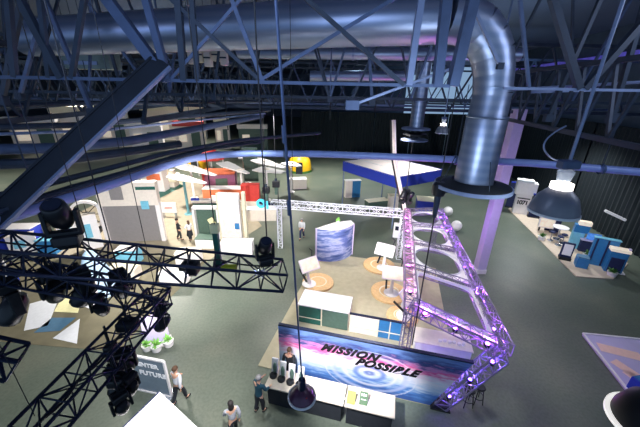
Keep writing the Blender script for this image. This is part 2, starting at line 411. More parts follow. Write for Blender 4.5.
# more steel and pipework in the upper left, at several depths
for lab, pts_, z, r_, mm in (('thin slate pipe running level just above the distant stands', ((-30, 106), (120, 103), (262, 101)), 10.2, 0.09, STEELD), ('dark pipe crossing the left trusses below the thin slate pipe', ((-30, 128), (80, 125), (180, 117), (270, 110)), 9.7, 0.1, STEELD),
        ('pale thin conduit beside the dark pipe on the left', ((0, 134), (100, 130.5), (190, 121), (265, 113.5)), 9.65, 0.045, STEELL), ('dark slate pipe low at the far left, above the slanting beam', ((-40, 166), (40, 163), (120, 153), (180, 144)), 9.35, 0.11, STEELD)):
    pts = [P(x, y, z) for x, y in pts_]; o = thing('overhead_pipe', lab, 'pipe', pts[0]); MB().path([p - pts[0] for p in pts], r_, 8).build('pipe_run', mm, o)
    for f in (1, len(pts) - 2): q = pts[f] - pts[0]; MB().tube(q, q + V((0, 0, 2.0)), 0.012, 5).build('hanger_rod', STEELD, o)
root = thing('roof_truss', 'light roof truss behind the big duct, its thin web crossing the upper left', 'roof truss', (-22, 12.6, 10.7), 0, 'roof trusses under the ceiling')
MB().bar((0, 0, 0), (44, 0, 0), 0.12, 0.1).build('bottom_chord', STEELD, root); MB().bar((0, 0, 5.2), (44, 0, 5.2), 0.16, 0.16).build('top_chord', STEELD, root)
rnd = random.Random(4)
for k in range(14):
    x = k * 3.1 + 0.6; MB().bar((x, 0, 0), (x + 1.5, 0, 5.2), 0.08).build('brace', STEEL if k % 3 else STEELD, root); MB().bar((x + 3.1, 0, 0), (x + 1.5, 0, 5.2), 0.07).build('brace', STEELD, root)
    if k % 2: MB().bar((x, 0, 0), (x, 0, 5.2), 0.05).build('post', STEEL, root)
for i, (x0, y0, x1, y1, Y, w_, mm) in enumerate(((20, 96, 46, 0, 9.5, 0.09, STEEL), (32, 92, 58, 0, 9.7, 0.06, STEELD), (2, 100, 22, 0, 9.0, 0.12, STEELD), (92, 112, 62, 40, 9.3, 0.1, STEEL), (120, 84, 96, 0, 11, 0.08, STEELD), (150, 90, 86, 0, 10.5, 0.07, STEEL), (214, 98, 224, 0, 11, 0.07, STEELD), (330, 100, 300, 0, 11.4, 0.07, STEELD), (372, 102, 366, 0, 11.2, 0.1, STEEL), (352, 100, 398, 0, 11.3, 0.06, STEELD), (612, 118, 640, 20, 8.6, 0.11, STEELD), (548, 118, 600, 0, 8.8, 0.09, STEELD), (500, 66, 470, 0, 7.4, 0.06, STEELL))):
    a = PY(x0, y0, Y); c = PY(x1, y1, Y); c = a + (c - a) * ((16.3 - a.z) / (c.z - a.z))
    wh_ = ('steep slate brace at the far upper left corner', 'thin dark brace beside the steep slate one, upper left', 'dark leaning post at the very left edge, upper corner', 'short slate brace leaning left above the slanting beam', 'thin dark brace behind the slanting beam top', 'long thin brace rising left from the beam top', 'thin dark post left of the lamp rod, in front of the duct', 'thin dark brace leaning left under the big duct', 'upright slate post behind the duct at centre', 'thin dark brace leaning right at centre', 'dark brace at the far upper right edge', 'dark brace leaning right above the bell lamp', 'thin pale brace at the top of the duct elbow')[i]
    o = thing('roof_brace', wh_, 'brace', a); MB().bar((0, 0, 0), c - a, w_).build('bar', mm, o); MB().box((0, 0, 0), (w_ * 2.2, w_ * 1.6, w_ * 2.2)).build('gusset', STEELD, o)
# ------------------------------------------------------------------ ducts
m, nt, b, N = nodes('galvanised_duct', 0.36, 0.75)
tc = N('TexCoord'); w = N('TexWave', wave_type='BANDS', bands_direction='Z'); w.inputs['Scale'].default_value = 1.4; w.inputs['Distortion'].default_value = 0.4
r1 = N('ValToRGB'); ramp(r1, [(0.1, (142, 156, 184)), (0.9, (158, 168, 192))])
nz = N('TexNoise'); nz.inputs['Scale'].default_value = 14
bp = N('Bump'); bp.inputs['Strength'].default_value = 0.08
nt.links.new(tc.outputs['Object'], w.inputs['Vector']); nt.links.new(w.outputs['Fac'], r1.inputs['Fac']); nt.links.new(r1.outputs['Color'], b.inputs['Base Color'])
nt.links.new(tc.outputs['Object'], nz.inputs['Vector']); nt.links.new(nz.outputs['Fac'], bp.inputs['Height']); nt.links.new(bp.outputs['Normal'], b.inputs['Normal'])
DUCT = m
r = 0.55
bot = PT(473, 182, 8.7); ax = PY(478, 108, bot.y); vx = V((bot.x, bot.y, 0))
h0 = V((-4.2, 10.2, 12.5)); h1 = V((2.95, bot.y + 0.05, 12.62))
o = thing('ventilation_duct', 'big round galvanised duct that bends down to a flared black ring', 'duct', (bot.x, bot.y, bot.z))
l = V(bot)
MB().path([h0 - l - (h1 - h0) * 0.8, h0 - l, h1 - l], 0.56, 28).build('horizontal_run', DUCT, o)
# segmented elbow
e1 = V((bot.x, bot.y, 11.0)); cor = V((bot.x - 0.12, bot.y + 0.05, 12.6)); pts = []
for i in range(7):
    t = i / 6; pts.append((h1 * (1 - t) ** 2 + cor * 2 * t * (1 - t) + e1 * t * t) - l)
for i in range(6):
    q0, q1 = pts[i], pts[i + 1]; ex = (q1 - q0) * 0.06
    MB().path([q0 - ex, q1 + ex], [0.54 - 0.014 * i, 0.54 - 0.014 * (i + 1) + 0.004], 28).build('elbow_gore', DUCT, o)
MB().path([e1 - l, V((0, 0, 1.82)), V((0, 0, 1.76)), V((0, 0, 0))], [0.455, 0.47, 0.50, 0.515], 32).build('vertical_run', DUCT, o)
for z in (2.5, 1.78): MB().lathe([(0.465 if z > 2 else 0.505, z - 0.03), (0.475 if z > 2 else 0.52, z), (0.465 if z > 2 else 0.505, z + 0.03)], (0, 0, 0), 32).build('joint_band', DUCT, o)
MB().lathe([(0.5, -0.02), (0.58, 0.06), (0.7, 0.0), (1.0, -0.06), (1.0, -0.09), (0.5, -0.1)], (0, 0, 0), 36).build('flare_ring', BLACK, o)
MB().lathe([(0.99, -0.06), (1.04, -0.07), (1.04, -0.16), (0.99, -0.17)], (0, 0, 0), 36).build('ring_lip', STEELL, o)
for k in range(3):
    an = k * 2.1 + 0.6; MB().tube((0.8 * math.cos(an), 0.8 * math.sin(an), -0.05), (0.57 * math.cos(an), 0.57 * math.sin(an), 0.7), 0.012, 5).build('stay', STEELD, o)
# thinner ducts behind
a, c = PY(300, 53, 15.5), PY(520, 55, 14.5)
o = thing('ventilation_duct', 'slim pale duct running straight behind the big duct', 'duct', a)
MB().path([V((-3, 0.3, 0)), c - a], 0.26, 16).build('duct_run', DUCT, o)
for f in (0.25, 0.6): MB().path([(c - a) * f, (c - a) * (f + 0.01)], 0.29, 16).build('joint_band', STEELL, o)
a, c = PY(310, 76, 16.6), PY(408, 76, 16.6)
o = thing('ventilation_duct', 'short pale duct lying low behind the trusses at the centre', 'duct', a)
MB().path([V((0, 0, 0)), c - a], 0.24, 16).build('duct_run', DUCT, o); MB().path([(c - a) * 0.5, (c - a) * 0.52], 0.27, 16).build('joint_band', STEELL, o)
a = PY(416, 128, 14.2); t = V((a.x, a.y, 12.1))
o = thing('ventilation_duct', 'small upright duct ending in a round diffuser, left of the big duct', 'duct', a)
MB().path([V((0, 0, 0)), V((0, 0, 1.2)), t - a], 0.3, 18).build('vertical_run', DUCT, o)
MB().lathe([(0.3, 0.05), (0.62, 0), (0.64, -0.06), (0.3, -0.08)], (0, 0, 0), 24).build('diffuser_plate', STEELL, o)
MB().lathe([(0.3, -0.2), (0.52, -0.24), (0.54, -0.3), (0.2, -0.32)], (0, 0, 0), 24).build('diffuser_plate', BLACK, o)
MB().lathe([(0.2, -0.42), (0.6, -0.5), (0.6, -0.55), (0.2, -0.56)], (0, 0, 0), 24).build('diffuser_plate', STEELL, o)
MB().lathe([(0.16, 0.0), (0.16, -0.6)], (0, 0, 0), 12).build('core', BLACK, o)
# pale lagged pipe lengths resting behind the first truss
for k in range(5):
    a, c = PY(189 + k * 8, 58 - (k % 2) * 3, 15.0), PY(195.5 + k * 8, 58 - (k % 2) * 3, 15.0); w = c.x - a.x
    t = thing('lagged_box', ('leftmost', 'second', 'middle', 'fourth', 'rightmost')[k] + ' of five pale lagged boxes in a row under the big duct, upper left', 'lagged box', a, 0, 'lagged boxes under the duct')
    MB().box((w / 2, 0, 0), (w, 0.4, 0.5 + 0.1 * (k % 3))).build('lagging', CREAM if k % 2 else WARMW, t, bevel=0.03); MB().box((w / 2, -0.21, 0), (w * 1.02, 0.03, 0.06)).build('strap', STEELD, t); MB().tube((w / 2, 0, 0.2), (w / 2, 0, 16.4 - a.z), 0.01, 5).build('hanger_rod', STEELD, t)
# plant among the left trusses
PALEG = mat('pale_grey_green_casing', (120, 136, 132), 0.5, 0.2, 0.12)
for (x0, y0, x1, y1, Y, lab, cat, nm, mm) in ((66, 52, 117, 70, 14, 'long grey-green duct box between the upper left trusses', 'duct', 'duct_box', PALEG),
        (82, 33, 98, 45, 14.5, 'small pale grey box above the long duct box, upper left', 'junction box', 'junction_box', PALEG),
        (30, 24, 78, 28, 15, 'thin pale conduit tray high in the upper left corner', 'conduit', 'conduit', PALEG)):
    a = PY(x0, y0, Y); c = PY(x1, y1, Y); ce = (a + c) / 2; w, h = abs(c.x - a.x), abs(a.z - c.z)
    o = thing(nm, lab, cat, (ce.x, ce.y, ce.z - h / 2))
    MB().box((0, 0, h / 2), (w, min(0.8, h * 2), h)).build('casing', mm, o, bevel=0.02)
    MB().box((-w * 0.1, -min(0.8, h * 2) / 2 - 0.02, h * 0.35), (w * 0.7, 0.04, h * 0.2)).build('cover_strip', STEELL, o)
    for s_ in (-1, 1): MB().tube((s_ * w * 0.4, 0, h), (s_ * w * 0.4, 0, 16.5 - ce.z + h / 2), 0.012, 5).build('hanger_rod', STEELD, o)
# ------------------------------------------------------------------ the main booth (turned a little to the right)
BA = math.radians(-13.4)
B0 = P(258, 366)
BE1 = V((math.cos(BA), math.sin(BA), 0)); BE2 = V((-math.sin(BA), math.cos(BA), 0))
def BP(s, q, z=0.0): return B0 + BE1 * s + BE2 * q + V((0, 0, z))
def BL(px, py, z=0.0):
    d = P(px, py, z) - B0; return d.dot(BE1), d.dot(BE2)

o = MB().slab([(0, 0, 0), (7.3, 0, 0), (8.2, 4, 0), (8.2, 10.2, 0), (0.2, 10.2, 0)], 0.03).build('carpet', TANC, loc=(B0.x, B0.y, 0.0)); o.rotation_euler.z = BA
tag(o, 'tan carpet under the whole centre booth', 'carpet')

# printed wall
m, nt, b, N = nodes('printed_cosmic_graphic', 0.35)
tc = N('TexCoord'); sp = N('SeparateXYZ'); nt.links.new(tc.outputs['Object'], sp.inputs[0])
def MA(op, a, c, clamp=False):
    n = N('Math', operation=op); n.use_clamp = clamp
    for i, x in enumerate((a, c)):
        if x is None: continue
        if isinstance(x, (int, float)): n.inputs[i].default_value = x
        else: nt.links.new(x, n.inputs[i])
    return n.outputs[0]
mp = N('Mapping'); mp.inputs['Scale'].default_value = (0.75, 1, 3.6); nt.links.new(tc.outputs['Object'], mp.inputs[0])
nz = N('TexNoise'); nz.inputs['Scale'].default_value = 2.0; nz.inputs['Detail'].default_value = 9; nz.inputs['Roughness'].default_value = 0.62; nt.links.new(mp.outputs[0], nz.inputs['Vector'])
zz = MA('ADD', MA('MULTIPLY', sp.outputs['Z'], 1 / 2.4), MA('MULTIPLY', MA('SUBTRACT', nz.outputs['Fac'], 0.5), 0.55))
r1 = N('ValToRGB'); ramp(r1, [(0.04, (58, 92, 160)), (0.18, (90, 140, 210)), (0.3, (190, 212, 240)), (0.46, (244, 240, 250)), (0.58, (240, 212, 234)), (0.67, (232, 84, 158)), (0.74, (200, 140, 196)), (0.82, (52, 66, 128)), (0.97, (110, 140, 200))])
nt.links.new(zz, r1.inputs['Fac'])
dx = MA('MULTIPLY', MA('SUBTRACT', sp.outputs['X'], 3.65), 0.62); dz = MA('SUBTRACT', sp.outputs['Z'], 0.95)
rad = MA('SQRT', MA('ADD', MA('MULTIPLY', dx, dx), MA('MULTIPLY', dz, dz)), None)
st0 = MA('MULTIPLY', MA('SUBTRACT', nz.outputs['Fac'], 0.5), 0.12); rad = MA('ADD', rad, st0)
rings = MA('SINE', MA('MULTIPLY', rad, 24.0), None)
mask = MA('MULTIPLY', MA('MULTIPLY_ADD', rings, 0.5) if False else MA('ADD', MA('MULTIPLY', rings, 0.5), 0.35, True), MA('LESS_THAN', rad, 1.08))
r2 = N('ValToRGB'); ramp(r2, [(0.0, (24, 70, 170)), (0.4, (70, 120, 210)), (0.6, (250, 248, 254)), (0.78, (170, 186, 236)), (1.0, (246, 244, 254))]); nt.links.new(rad, r2.inputs['Fac'])
mx = N('Mix', data_type='RGBA'); nt.links.new(MA('MULTIPLY', mask, 0.85), mx.inputs[0]); nt.links.new(r1.outputs['Color'], mx.inputs[6]); nt.links.new(r2.outputs['Color'], mx.inputs[7])
nt.links.new(mx.outputs[2], b.inputs['Base Color'])
COSMIC = m
bw = thing('banner_wall', 'long printed wall reading MISSION POSSIBLE with blue, white and pink rings', 'banner wall', BP(1.0, 0, 0.03), BA)
MB().slab([(0, 0, 0), (6.0, 0, 0), (7.05, 0, 2.4), (0, 0, 2.4)], V((0, 0.1, 0))).build('printed_panel', COSMIC, bw)
MB().slab([(0, -0.01, 2.4), (7.05, -0.01, 2.4), (7.07, -0.01, 2.46), (0, -0.01, 2.46)], V((0, 0.13, 0))).build('top_rail', NAVYT, bw)
INK = mat('black_ink', (10, 10, 18), 0.5, 0, 0.0)
RX = Matrix.Rotation(PI / 2, 4, 'X')
text_mesh('lettering', 'MISSION', 0.47, INK, bw, Matrix.Translation((1.72, -0.01, 1.64)) @ RX, 0.55, 0.008, 1.24, bold=0.026)
text_mesh('lettering', 'POSSIBLE', 0.47, INK, bw, Matrix.Translation((3.08, -0.01, 1.27)) @ RX, 0.55, 0.008, 1.2, bold=0.026)

# the two counters in front
def counter(label, s0, s1, q0, q1, h):
    w, dp = s1 - s0, q1 - q0
    t = thing('display_counter', label, 'counter', BP((s0 + s1) / 2, (q0 + q1) / 2), BA)
    MB().box((0, 0, h - 0.03), (w, dp, 0.06)).build('counter_top', CTOP, t, bevel=0.01)
    MB().box((0, 0.03, h / 2 - 0.03), (w - 0.12, dp - 0.14, h - 0.06)).build('skirt', DARKC, t, bevel=0.03)
    return t
sa, qa = BL(263, 389, 1.0); sb, qb = BL(395, 415.5, 1.0); sm_, _ = BL(344, 405, 1.0)
qm = (qa + qb) / 2
ctr_q = qm + 0.42
counter('white-topped black counter under the row of small upright models, left of the ring lamp', sa, sm_ - 0.02, qm, qm + 0.84, 1.0)
counter('white-topped black counter with the lime and green cards, right end of the row', sm_ + 0.02, sb, qm, qm + 0.84, 1.0)
# upright models on the left counter
def model_stand(label, s, q):
    t = thing('display_model', label, 'display model', BP(s, q, 1.0), BA, 'models on the counter'); t.scale = (1.25, 1.25, 1.35)
    MB().lathe([(0, 0), (0.12, 0), (0.12, 0.05), (0.09, 0.08), (0, 0.08)], (0, -0.1, 0), 16).build('round_base', BLACKP, t)
    MB().box((0, 0.05, 0.24), (0.2, 0.06, 0.48), M=Matrix.Rotation(-0.2, 3, 'X')).build('upright_card', WHITE, t, bevel=0.015)
    MB().lathe([(0.0, 0.1), (0.05, 0.12), (0.06, 0.3), (0.03, 0.42), (0, 0.44)], (0.03, -0.04, 0), 12).build('figure', GREENG, t)
    return t
mods = [(0.16, 0.62, 'white and green upright model at the far left end of the counter'), (0.5, 0.55, 'second upright white model from the left end of the counter'),
        (0.86, 0.52, 'third upright white model from the left end of the counter'), (1.22, 0.5, 'fourth upright white model, nearest the ring lamp')]
for ds, dq, lab in mods: model_stand(lab, sa + ds, qm + dq)
def card(label, px, py, mm, w=0.28, h=0.40, sym=False):
    s, q = BL(px, py, 1.02)
    t = thing('card_holder', label, 'card', BP(s, q, 1.0), BA)
    R = Matrix.Rotation(-0.95, 3, 'X')
    MB().box((0, 0, 0.15), (w, 0.015, h), M=R).build('card', mm, t)
    MB().box((0, -0.1, 0.015), (w, 0.1, 0.03)).build('foot', WHITE, t)
    if sym:
        mb = MB()
        for k in (-1, 0, 1): mb.box(V((k * 0.07, 0, 0.15)) + R @ V((0, -0.012, 0.1)), (0.045, 0.012, 0.07), M=R)
        mb.box(V((0, 0, 0.15)) + R @ V((0, -0.012, -0.04)), (0.18, 0.012, 0.025), M=R); mb.build('symbols', WHITE, t)
card('bright lime card lying in a holder on the right counter', 351, 400, LIME)
card('deep green card with white marks beside the lime card', 363.5, 401, DGREEN, sym=True)
for px, py, lab in ((318, 393, 'fanned cream leaflets nearest the ring lamp on the counter'), (330, 396, 'fanned cream leaflets in the middle between ring lamp and lime card'), (340, 398, 'fanned cream leaflets just left of the lime card')):
    s, q = BL(px, py, 1.0); mb = MB()
    for k in range(5): mb.box((0.02 * k - 0.04, 0.015 * k, 0.004 + 0.007 * k), (0.2, 0.28, 0.006), rz=0.25 * k - 0.5)
    o = mb.build('leaflets', CREAM, loc=BP(s, q, 1.0)); o.rotation_euler.z = BA; tag(o, lab, 'leaflets', 'leaflets on the counter')
s, q = BL(374, 405, 1.0)
o = MB().box((0, 0, 0.01), (0.5, 0.3, 0.02)).build('paper_stack', WHITE, loc=BP(s, q, 1.0)); o.rotation_euler.z = BA; tag(o, 'flat stack of white paper right of the deep green card', 'paper')

# units just behind the printed wall
s0, q0 = BL(298, 304, 1.1); s1, q1 = BL(349, 312, 1.1); s2, q2 = BL(303, 289, 1.1)
w, dp = s1 - s0, 1.25
t = thing('cabinet', 'white-topped cabinet with dark green front panels behind the banner wall', 'cabinet', BP((s0 + s1) / 2, q0 + dp / 2, 0.03), BA)
MB().box((0, 0, 1.05), (w + 0.05, dp + 0.05, 0.06)).build('top', WHITE, t, bevel=0.015)
MB().box((0, 0.03, 0.51), (w, dp - 0.06, 1.02)).build('body', WARMW, t)
MB().box((-w * 0.26, -dp / 2 - 0.01, 0.51), (w * 0.44, 0.04, 0.98)).build('front_panel', GREEN, t, label='dark teal-green panel')
MB().box((w * 0.24, -dp / 2 - 0.01, 0.51), (w * 0.5, 0.04, 0.98)).build('front_panel', GREENG, t, label='grey-green panel')
for x in (-w * 0.49, -w * 0.02): MB().box((x, -dp / 2 - 0.03, 0.51), (0.05, 0.05, 0.98)).build('trim_strip', CREAM, t)
MB().box((-w * 0.26, -dp / 2 - 0.035, 0.36), (w * 0.46, 0.03, 0.04)).build('trim_strip', CREAM, t)
s3, q3 = BL(351, 312, 1.1); s4, q4 = BL(404, 323, 1.1); w = s4 - s3
t = thing('partition', 'low panelled partition, cream then blue, right of the green cabinet', 'partition', BP(s3, q0, 0.03), BA)
MB().box((w * 0.27, 0, 0.52), (w * 0.54, 0.08, 1.04)).build('panel', WARMW, t); MB().box((w * 0.77, 0, 0.52), (w * 0.46, 0.08, 1.04)).build('panel', BLUEP, t, label='blue panel')
for x in (0, w * 0.54, w * 0.76, w): MB().box((x, -0.03, 0.52), (0.05, 0.08, 1.04)).build('trim_strip', CREAM, t)
MB().box((w / 2, -0.05, 0.38), (w, 0.04, 0.035)).build('trim_strip', CREAM, t); MB().box((w / 2, 0, 1.07), (w + 0.08, 0.12, 0.05)).build('cap_rail', NAVYT, t)
s5, q5 = BL(414, 332, 1.0); s6, q6 = BL(472, 346, 1.0)
w = s6 - s5
t = thing('bench_counter', 'long white counter with small papers under the purple truss roof', 'counter', BP((s5 + s6) / 2, (q5 + q6) / 2, 0.03), BA)
MB().box((0, 0, 0.95), (w, 0.95, 0.06)).build('counter_top', WARMW, t, bevel=0.015); MB().box((0, 0, 0.46), (w - 0.1, 0.85, 0.92)).build('body', WHITE, t); MB().box((0, -0.43, 0.5), (w - 0.1, 0.03, 0.05)).build('trim_strip', CREAM, t)
for k in range(6):
    o = MB().box((0, 0, 0.05), (0.14, 0.1, 0.1 + 0.03 * (k % 3))).build('small_box', WHITE, loc=BP(s5 + w * 0.45 + k * 0.19, (q5 + q6) / 2 - 0.2 + 0.05 * (k % 2), 1.012)); o.rotation_euler.z = BA + 0.2 * k
    tag(o, 'tiny white box in the row along the white counter under the truss roof', 'box', 'boxes on the white counter')

# round birch plinths with tilted screens
def plinth(label, px, py, r=1.05):
    p = P(px, py, 0.03); t = thing('round_plinth', label, 'plinth', p)
    MB().lathe([(0, 0), (r, 0), (r, 0.1), (r - 0.02, 0.12), (0, 0.12)], (0, 0, 0), 36).build('deck', WOOD, t)
    MB().lathe([(r * 0.55, 0.121), (r * 0.56, 0.128), (r * 0.5, 0.128), (r * 0.49, 0.121)], (0, 0, 0), 36).build('inlay_ring', CREAM, t)
    return p
def kiosk(label, px, py, rz, z=0.15):
    p = P(px, py, z); t = thing('screen_kiosk', label, 'screen kiosk', p, rz); t.scale = (1.3,) * 3
    MB().lathe([(0, 0), (0.32, 0), (0.32, 0.03), (0.08, 0.06), (0, 0.06)], (0, 0, 0), 24).build('base_plate', WHITE, t)
    MB().path([(0, 0, 0.04), (0, 0.12, 0.5), (0, 0.02, 0.95)], [0.09, 0.07, 0.06], 12).build('post', WHITE, t)
    R = Matrix.Rotation(0.9, 3, 'X')
    MB().box((0, -0.02, 1.05), (0.95, 0.62, 0.07), M=R).build('screen_case', WHITE, t, bevel=0.03)
    MB().box(V((0, -0.02, 1.05)) + R @ V((0, 0, 0.04)), (0.82, 0.5, 0.012), M=R).build('screen', SCRWARM, t, label='lit screen')
    MB().path([(0.3, 0.25, 1.25), (0.36, 0.35, 1.5), (0.2, 0.3, 1.65)], 0.03, 8).build('lamp_arm', BLACKP, t)
    MB().box((-0.25, 0.1, 0.5), (0.08, 0.7, 0.05), M=Matrix.Rotation(0.5, 3, 'X')).build('brace_arm', BLACKP, t)
    return t
plinth('round birch plinth at the back of the tan carpet with a tilted screen', 379, 266)
plinth('round birch plinth in the middle of the right side, with a tilted screen', 389, 293)
plinth('round birch plinth close behind the white cabinet on the left', 318, 283, 0.95)
plinth('round birch plinth nearest the blue partition', 402, 317, 0.8)
kiosk('white tilted screen kiosk on the rear birch plinth', 383, 268, -0.5)
kiosk('white tilted screen kiosk on the middle birch plinth', 391, 293, -0.2)
kiosk('white tilted screen kiosk on the left birch plinth', 309, 284, 0.6)
kiosk('white tilted screen kiosk just left of the violet truss post', 404, 316, 0.9)
# blue curved graphic wall
p0, p1 = P(317, 262), P(353, 256); ce = (p0 + p1) / 2
m, nt, b, N = nodes('blue_brushed_graphic', 0.4)
tc = N('TexCoord'); mp = N('Mapping'); mp.inputs['Scale'].default_value = (0.5, 0.5, 2.2); nz = N('TexNoise'); nz.inputs['Scale'].default_value = 1.6; nz.inputs['Detail'].default_value = 5
r1 = N('ValToRGB'); ramp(r1, [(0.3, (52, 74, 130)), (0.47, (96, 116, 176)), (0.56, (170, 178, 214)), (0.66, (70, 94, 156)), (0.8, (200, 196, 220))])
nt.links.new(tc.outputs['Object'], mp.inputs[0]); nt.links.new(mp.outputs[0], nz.inputs['Vector']); nt.links.new(nz.outputs['Fac'], r1.inputs['Fac']); nt.links.new(r1.outputs['Color'], b.inputs['Base Color'])
t = thing('curved_wall', 'curved blue and silver graphic wall at the back left of the centre booth', 'display wall', (ce.x, ce.y, 0.03), math.atan2(p1.y - p0.y, p1.x - p0.x))
hw = (p1 - p0).length / 2
front, back = [], []
for k in range(17):
    x = -hw + 2 * hw * k / 16; y = -0.55 * (1 - (x / hw) ** 2); front.append(V((x, y + 0.2, 0)))
mb = MB(); n = len(front); th = V((0, 0.12, 0)); hh = V((0, 0, 2.4))
vs = front + [v + hh for v in front] + [v + th for v in front] + [v + th + hh for v in front]
fs = []
for i in range(n - 1): fs += [(i, i + 1, n + i + 1, n + i), (2 * n + i + 1, 2 * n + i, 3 * n + i, 3 * n + i + 1), (n + i, n + i + 1, 3 * n + i + 1, 3 * n + i), (i + 1, i, 2 * n + i, 2 * n + i + 1)]
fs += [(0, n, 3 * n, 2 * n), (n - 1, 3 * n - 1, 4 * n - 1, 2 * n - 1)]
mb.add(vs, fs, False).build('graphic_skin', m, t)
MB().slab([v + V((0, -0.03, 2.4)) for v in front] + [V((hw, 0.7, 2.4)), V((hw * 0.1, 0.7, 2.4))], 0.06).build('top_shelf', WHITE, t)
for s_ in (-1, 1): MB().box((s_ * hw, 0.25, 1.2), (0.1, 0.16, 2.4)).build('end_post', LAVP, t)
t = thing('flower_pot', 'small pale plant on top of the curved blue wall', 'plant', PT(331, 221, 1) if False else (ce + BE1 * 0.1 + V((0, 0.55, 2.49))))
MB().lathe([(0, 0), (0.09, 0), (0.12, 0.16), (0.1, 0.16), (0, 0.13)], (0, 0, 0), 14).build('pot', WHITE, t)
mb = MB()
for k in range(14):
    an = k * 2.4; mb.sphere((0.1 * math.cos(an), 0.1 * math.sin(an), 0.22 + 0.05 * (k % 4)), 0.06, 6, 5)
mb.build('foliage', LEAFB, t)

# ------------------------------------------------------------------ truss roof
zt = 3.25
LN, RN, LF, RF = P(411, 305, 3.95), P(505, 350, zt), P(407, 212, 3.7), P(438, 211, zt)
FT = P(440, 402, 0.15)
TG = 'white stage trusses of the centre booth'
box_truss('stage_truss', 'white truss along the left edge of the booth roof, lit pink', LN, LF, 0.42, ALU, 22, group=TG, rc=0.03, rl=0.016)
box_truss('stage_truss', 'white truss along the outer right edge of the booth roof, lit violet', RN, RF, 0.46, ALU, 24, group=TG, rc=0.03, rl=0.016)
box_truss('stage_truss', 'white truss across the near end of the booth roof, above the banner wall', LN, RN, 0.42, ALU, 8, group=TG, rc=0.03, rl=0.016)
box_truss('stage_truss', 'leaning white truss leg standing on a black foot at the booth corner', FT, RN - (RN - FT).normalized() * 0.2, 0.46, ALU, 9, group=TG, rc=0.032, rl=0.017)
box_truss('stage_truss', 'white truss across the back of the booth, carrying the round cyan sign', P(272, 203.5, 3.45), P(404, 213.5, 3.45), 0.46, ALUW, 20, group=TG, rc=0.03, rl=0.016)
box_truss('stage_truss', 'upright white truss post under the pink roof edge, behind the blue partition', V((LN.x, LN.y, 0.03)), V((LN.x, LN.y, LN.z - 0.25)), 0.3, ALU, 8, group=TG)
bk = P(404, 213.5, 3.45)
box_truss('stage_truss', 'upright white truss post at the far corner under the black lamps', V((bk.x, bk.y, 0.03)), V((bk.x, bk.y, 3.2)), 0.3, ALUW, 8, group=TG)
bk2 = P(279, 204, 3.45)
box_truss('stage_truss', 'upright white truss post under the left end of the rear truss', V((bk2.x, bk2.y, 0.0)), V((bk2.x, bk2.y, 3.2)), 0.3, ALUW, 8, group=TG)
box_truss('stage_truss', 'upright white truss post at the far right corner of the booth roof', V((RF.x, RF.y, 0.0)), V((RF.x, RF.y, 3.0)), 0.3, ALU, 8, group=TG)
fr = [0.27, 0.52, 0.76, 1.0]
wh = ('nearest', 'second', 'third', 'farthest')
for i, f in enumerate(fr):
    a, c = LN.lerp(LF, f), RN.lerp(RF, f)
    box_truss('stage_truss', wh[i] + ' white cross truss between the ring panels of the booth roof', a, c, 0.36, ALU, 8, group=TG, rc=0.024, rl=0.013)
ff = [0.0] + fr
labs = ('nearest roof panel with a large squared opening in a white border', 'second white roof panel with an oval opening', 'third white roof panel with an oval opening', 'farthest white roof panel with an oval opening')
for i in range(4):
    a, c_, d_, e_ = LN.lerp(LF, ff[i]), RN.lerp(RF, ff[i]), RN.lerp(RF, ff[i + 1]), LN.lerp(LF, ff[i + 1])
    ce = (a + c_ + d_ + e_) / 4; outer, inner = [], []
    ex = 0.28 if i == 0 else 1.0; sc = 0.74 if i == 0 else 0.78; so = 0.9
    def bil(u, v): return (a * (1 - u) * (1 - v) + c_ * (1 + u) * (1 - v) + d_ * (1 + u) * (1 + v) + e_ * (1 - u) * (1 + v)) / 4
    for k in range(48):
        t_ = 2 * PI * k / 48; cx, sx = math.cos(t_), math.sin(t_); mxx = max(abs(cx), abs(sx))
        outer.append(bil(cx / mxx * so, sx / mxx * so) - ce)
        if i == 0: q_ = 1 / (abs(cx) ** 8 + abs(sx) ** 8) ** 0.125
        else: q_ = 1
        inner.append(bil(cx * q_ * (0.8 if i == 0 else 0.8), sx * q_ * (0.8 if i == 0 else 0.8)) - ce)
    t = thing('ring_panel', labs[i], 'roof panel', ce, 0, 'white panels of the booth roof')
    MB().ringslab(outer, inner, 0.06).build('panel', WHITE, t)
    rim_o = [p * 1.0 for p in inner]; rim_i = [p * 0.97 for p in inner]
    MB().ringslab(rim_o, rim_i, 0.1).build('rim', WHITEV, t)
t = thing('truss_foot', 'black weighted foot under the leaning truss leg', 'base plate', (FT.x, FT.y, 0.0), BA)
MB().box((0, 0, 0.03), (0.7, 0.55, 0.06)).build('plate', BLACK, t, bevel=0.01); MB().box((0.0, 0, 0.1), (0.5, 0.4, 0.08)).build('weight', BLACKP, t, bevel=0.02)
# round cyan sign on the rear truss
p = P(261, 203.5, 3.4)
t = thing('round_sign', 'round cyan letter sign on the left end of the rear truss', 'sign', p, BA)
MB().lathe([(0.17, -0.06), (0.34, -0.06), (0.34, 0.06), (0.17, 0.06), (0.17, -0.06)], (0, 0, 0), 28, M=Matrix.Rotation(PI / 2, 3, 'X')).build('letter_ring', CYAN, t)
MB().box((0.48, 0, 0), (0.12, 0.12, 0.68)).build('letter_bar', CYAN, t)
MB().box((0.3, 0.12, 0), (1.2, 0.06, 0.16)).build('back_bar', NAVYT, t); MB().tube((0.3, 0.1, 0), (0.3, 0.1, 13.1 - 0.1), 0.012, 5).build('hanging_wire', RUBBER, t)

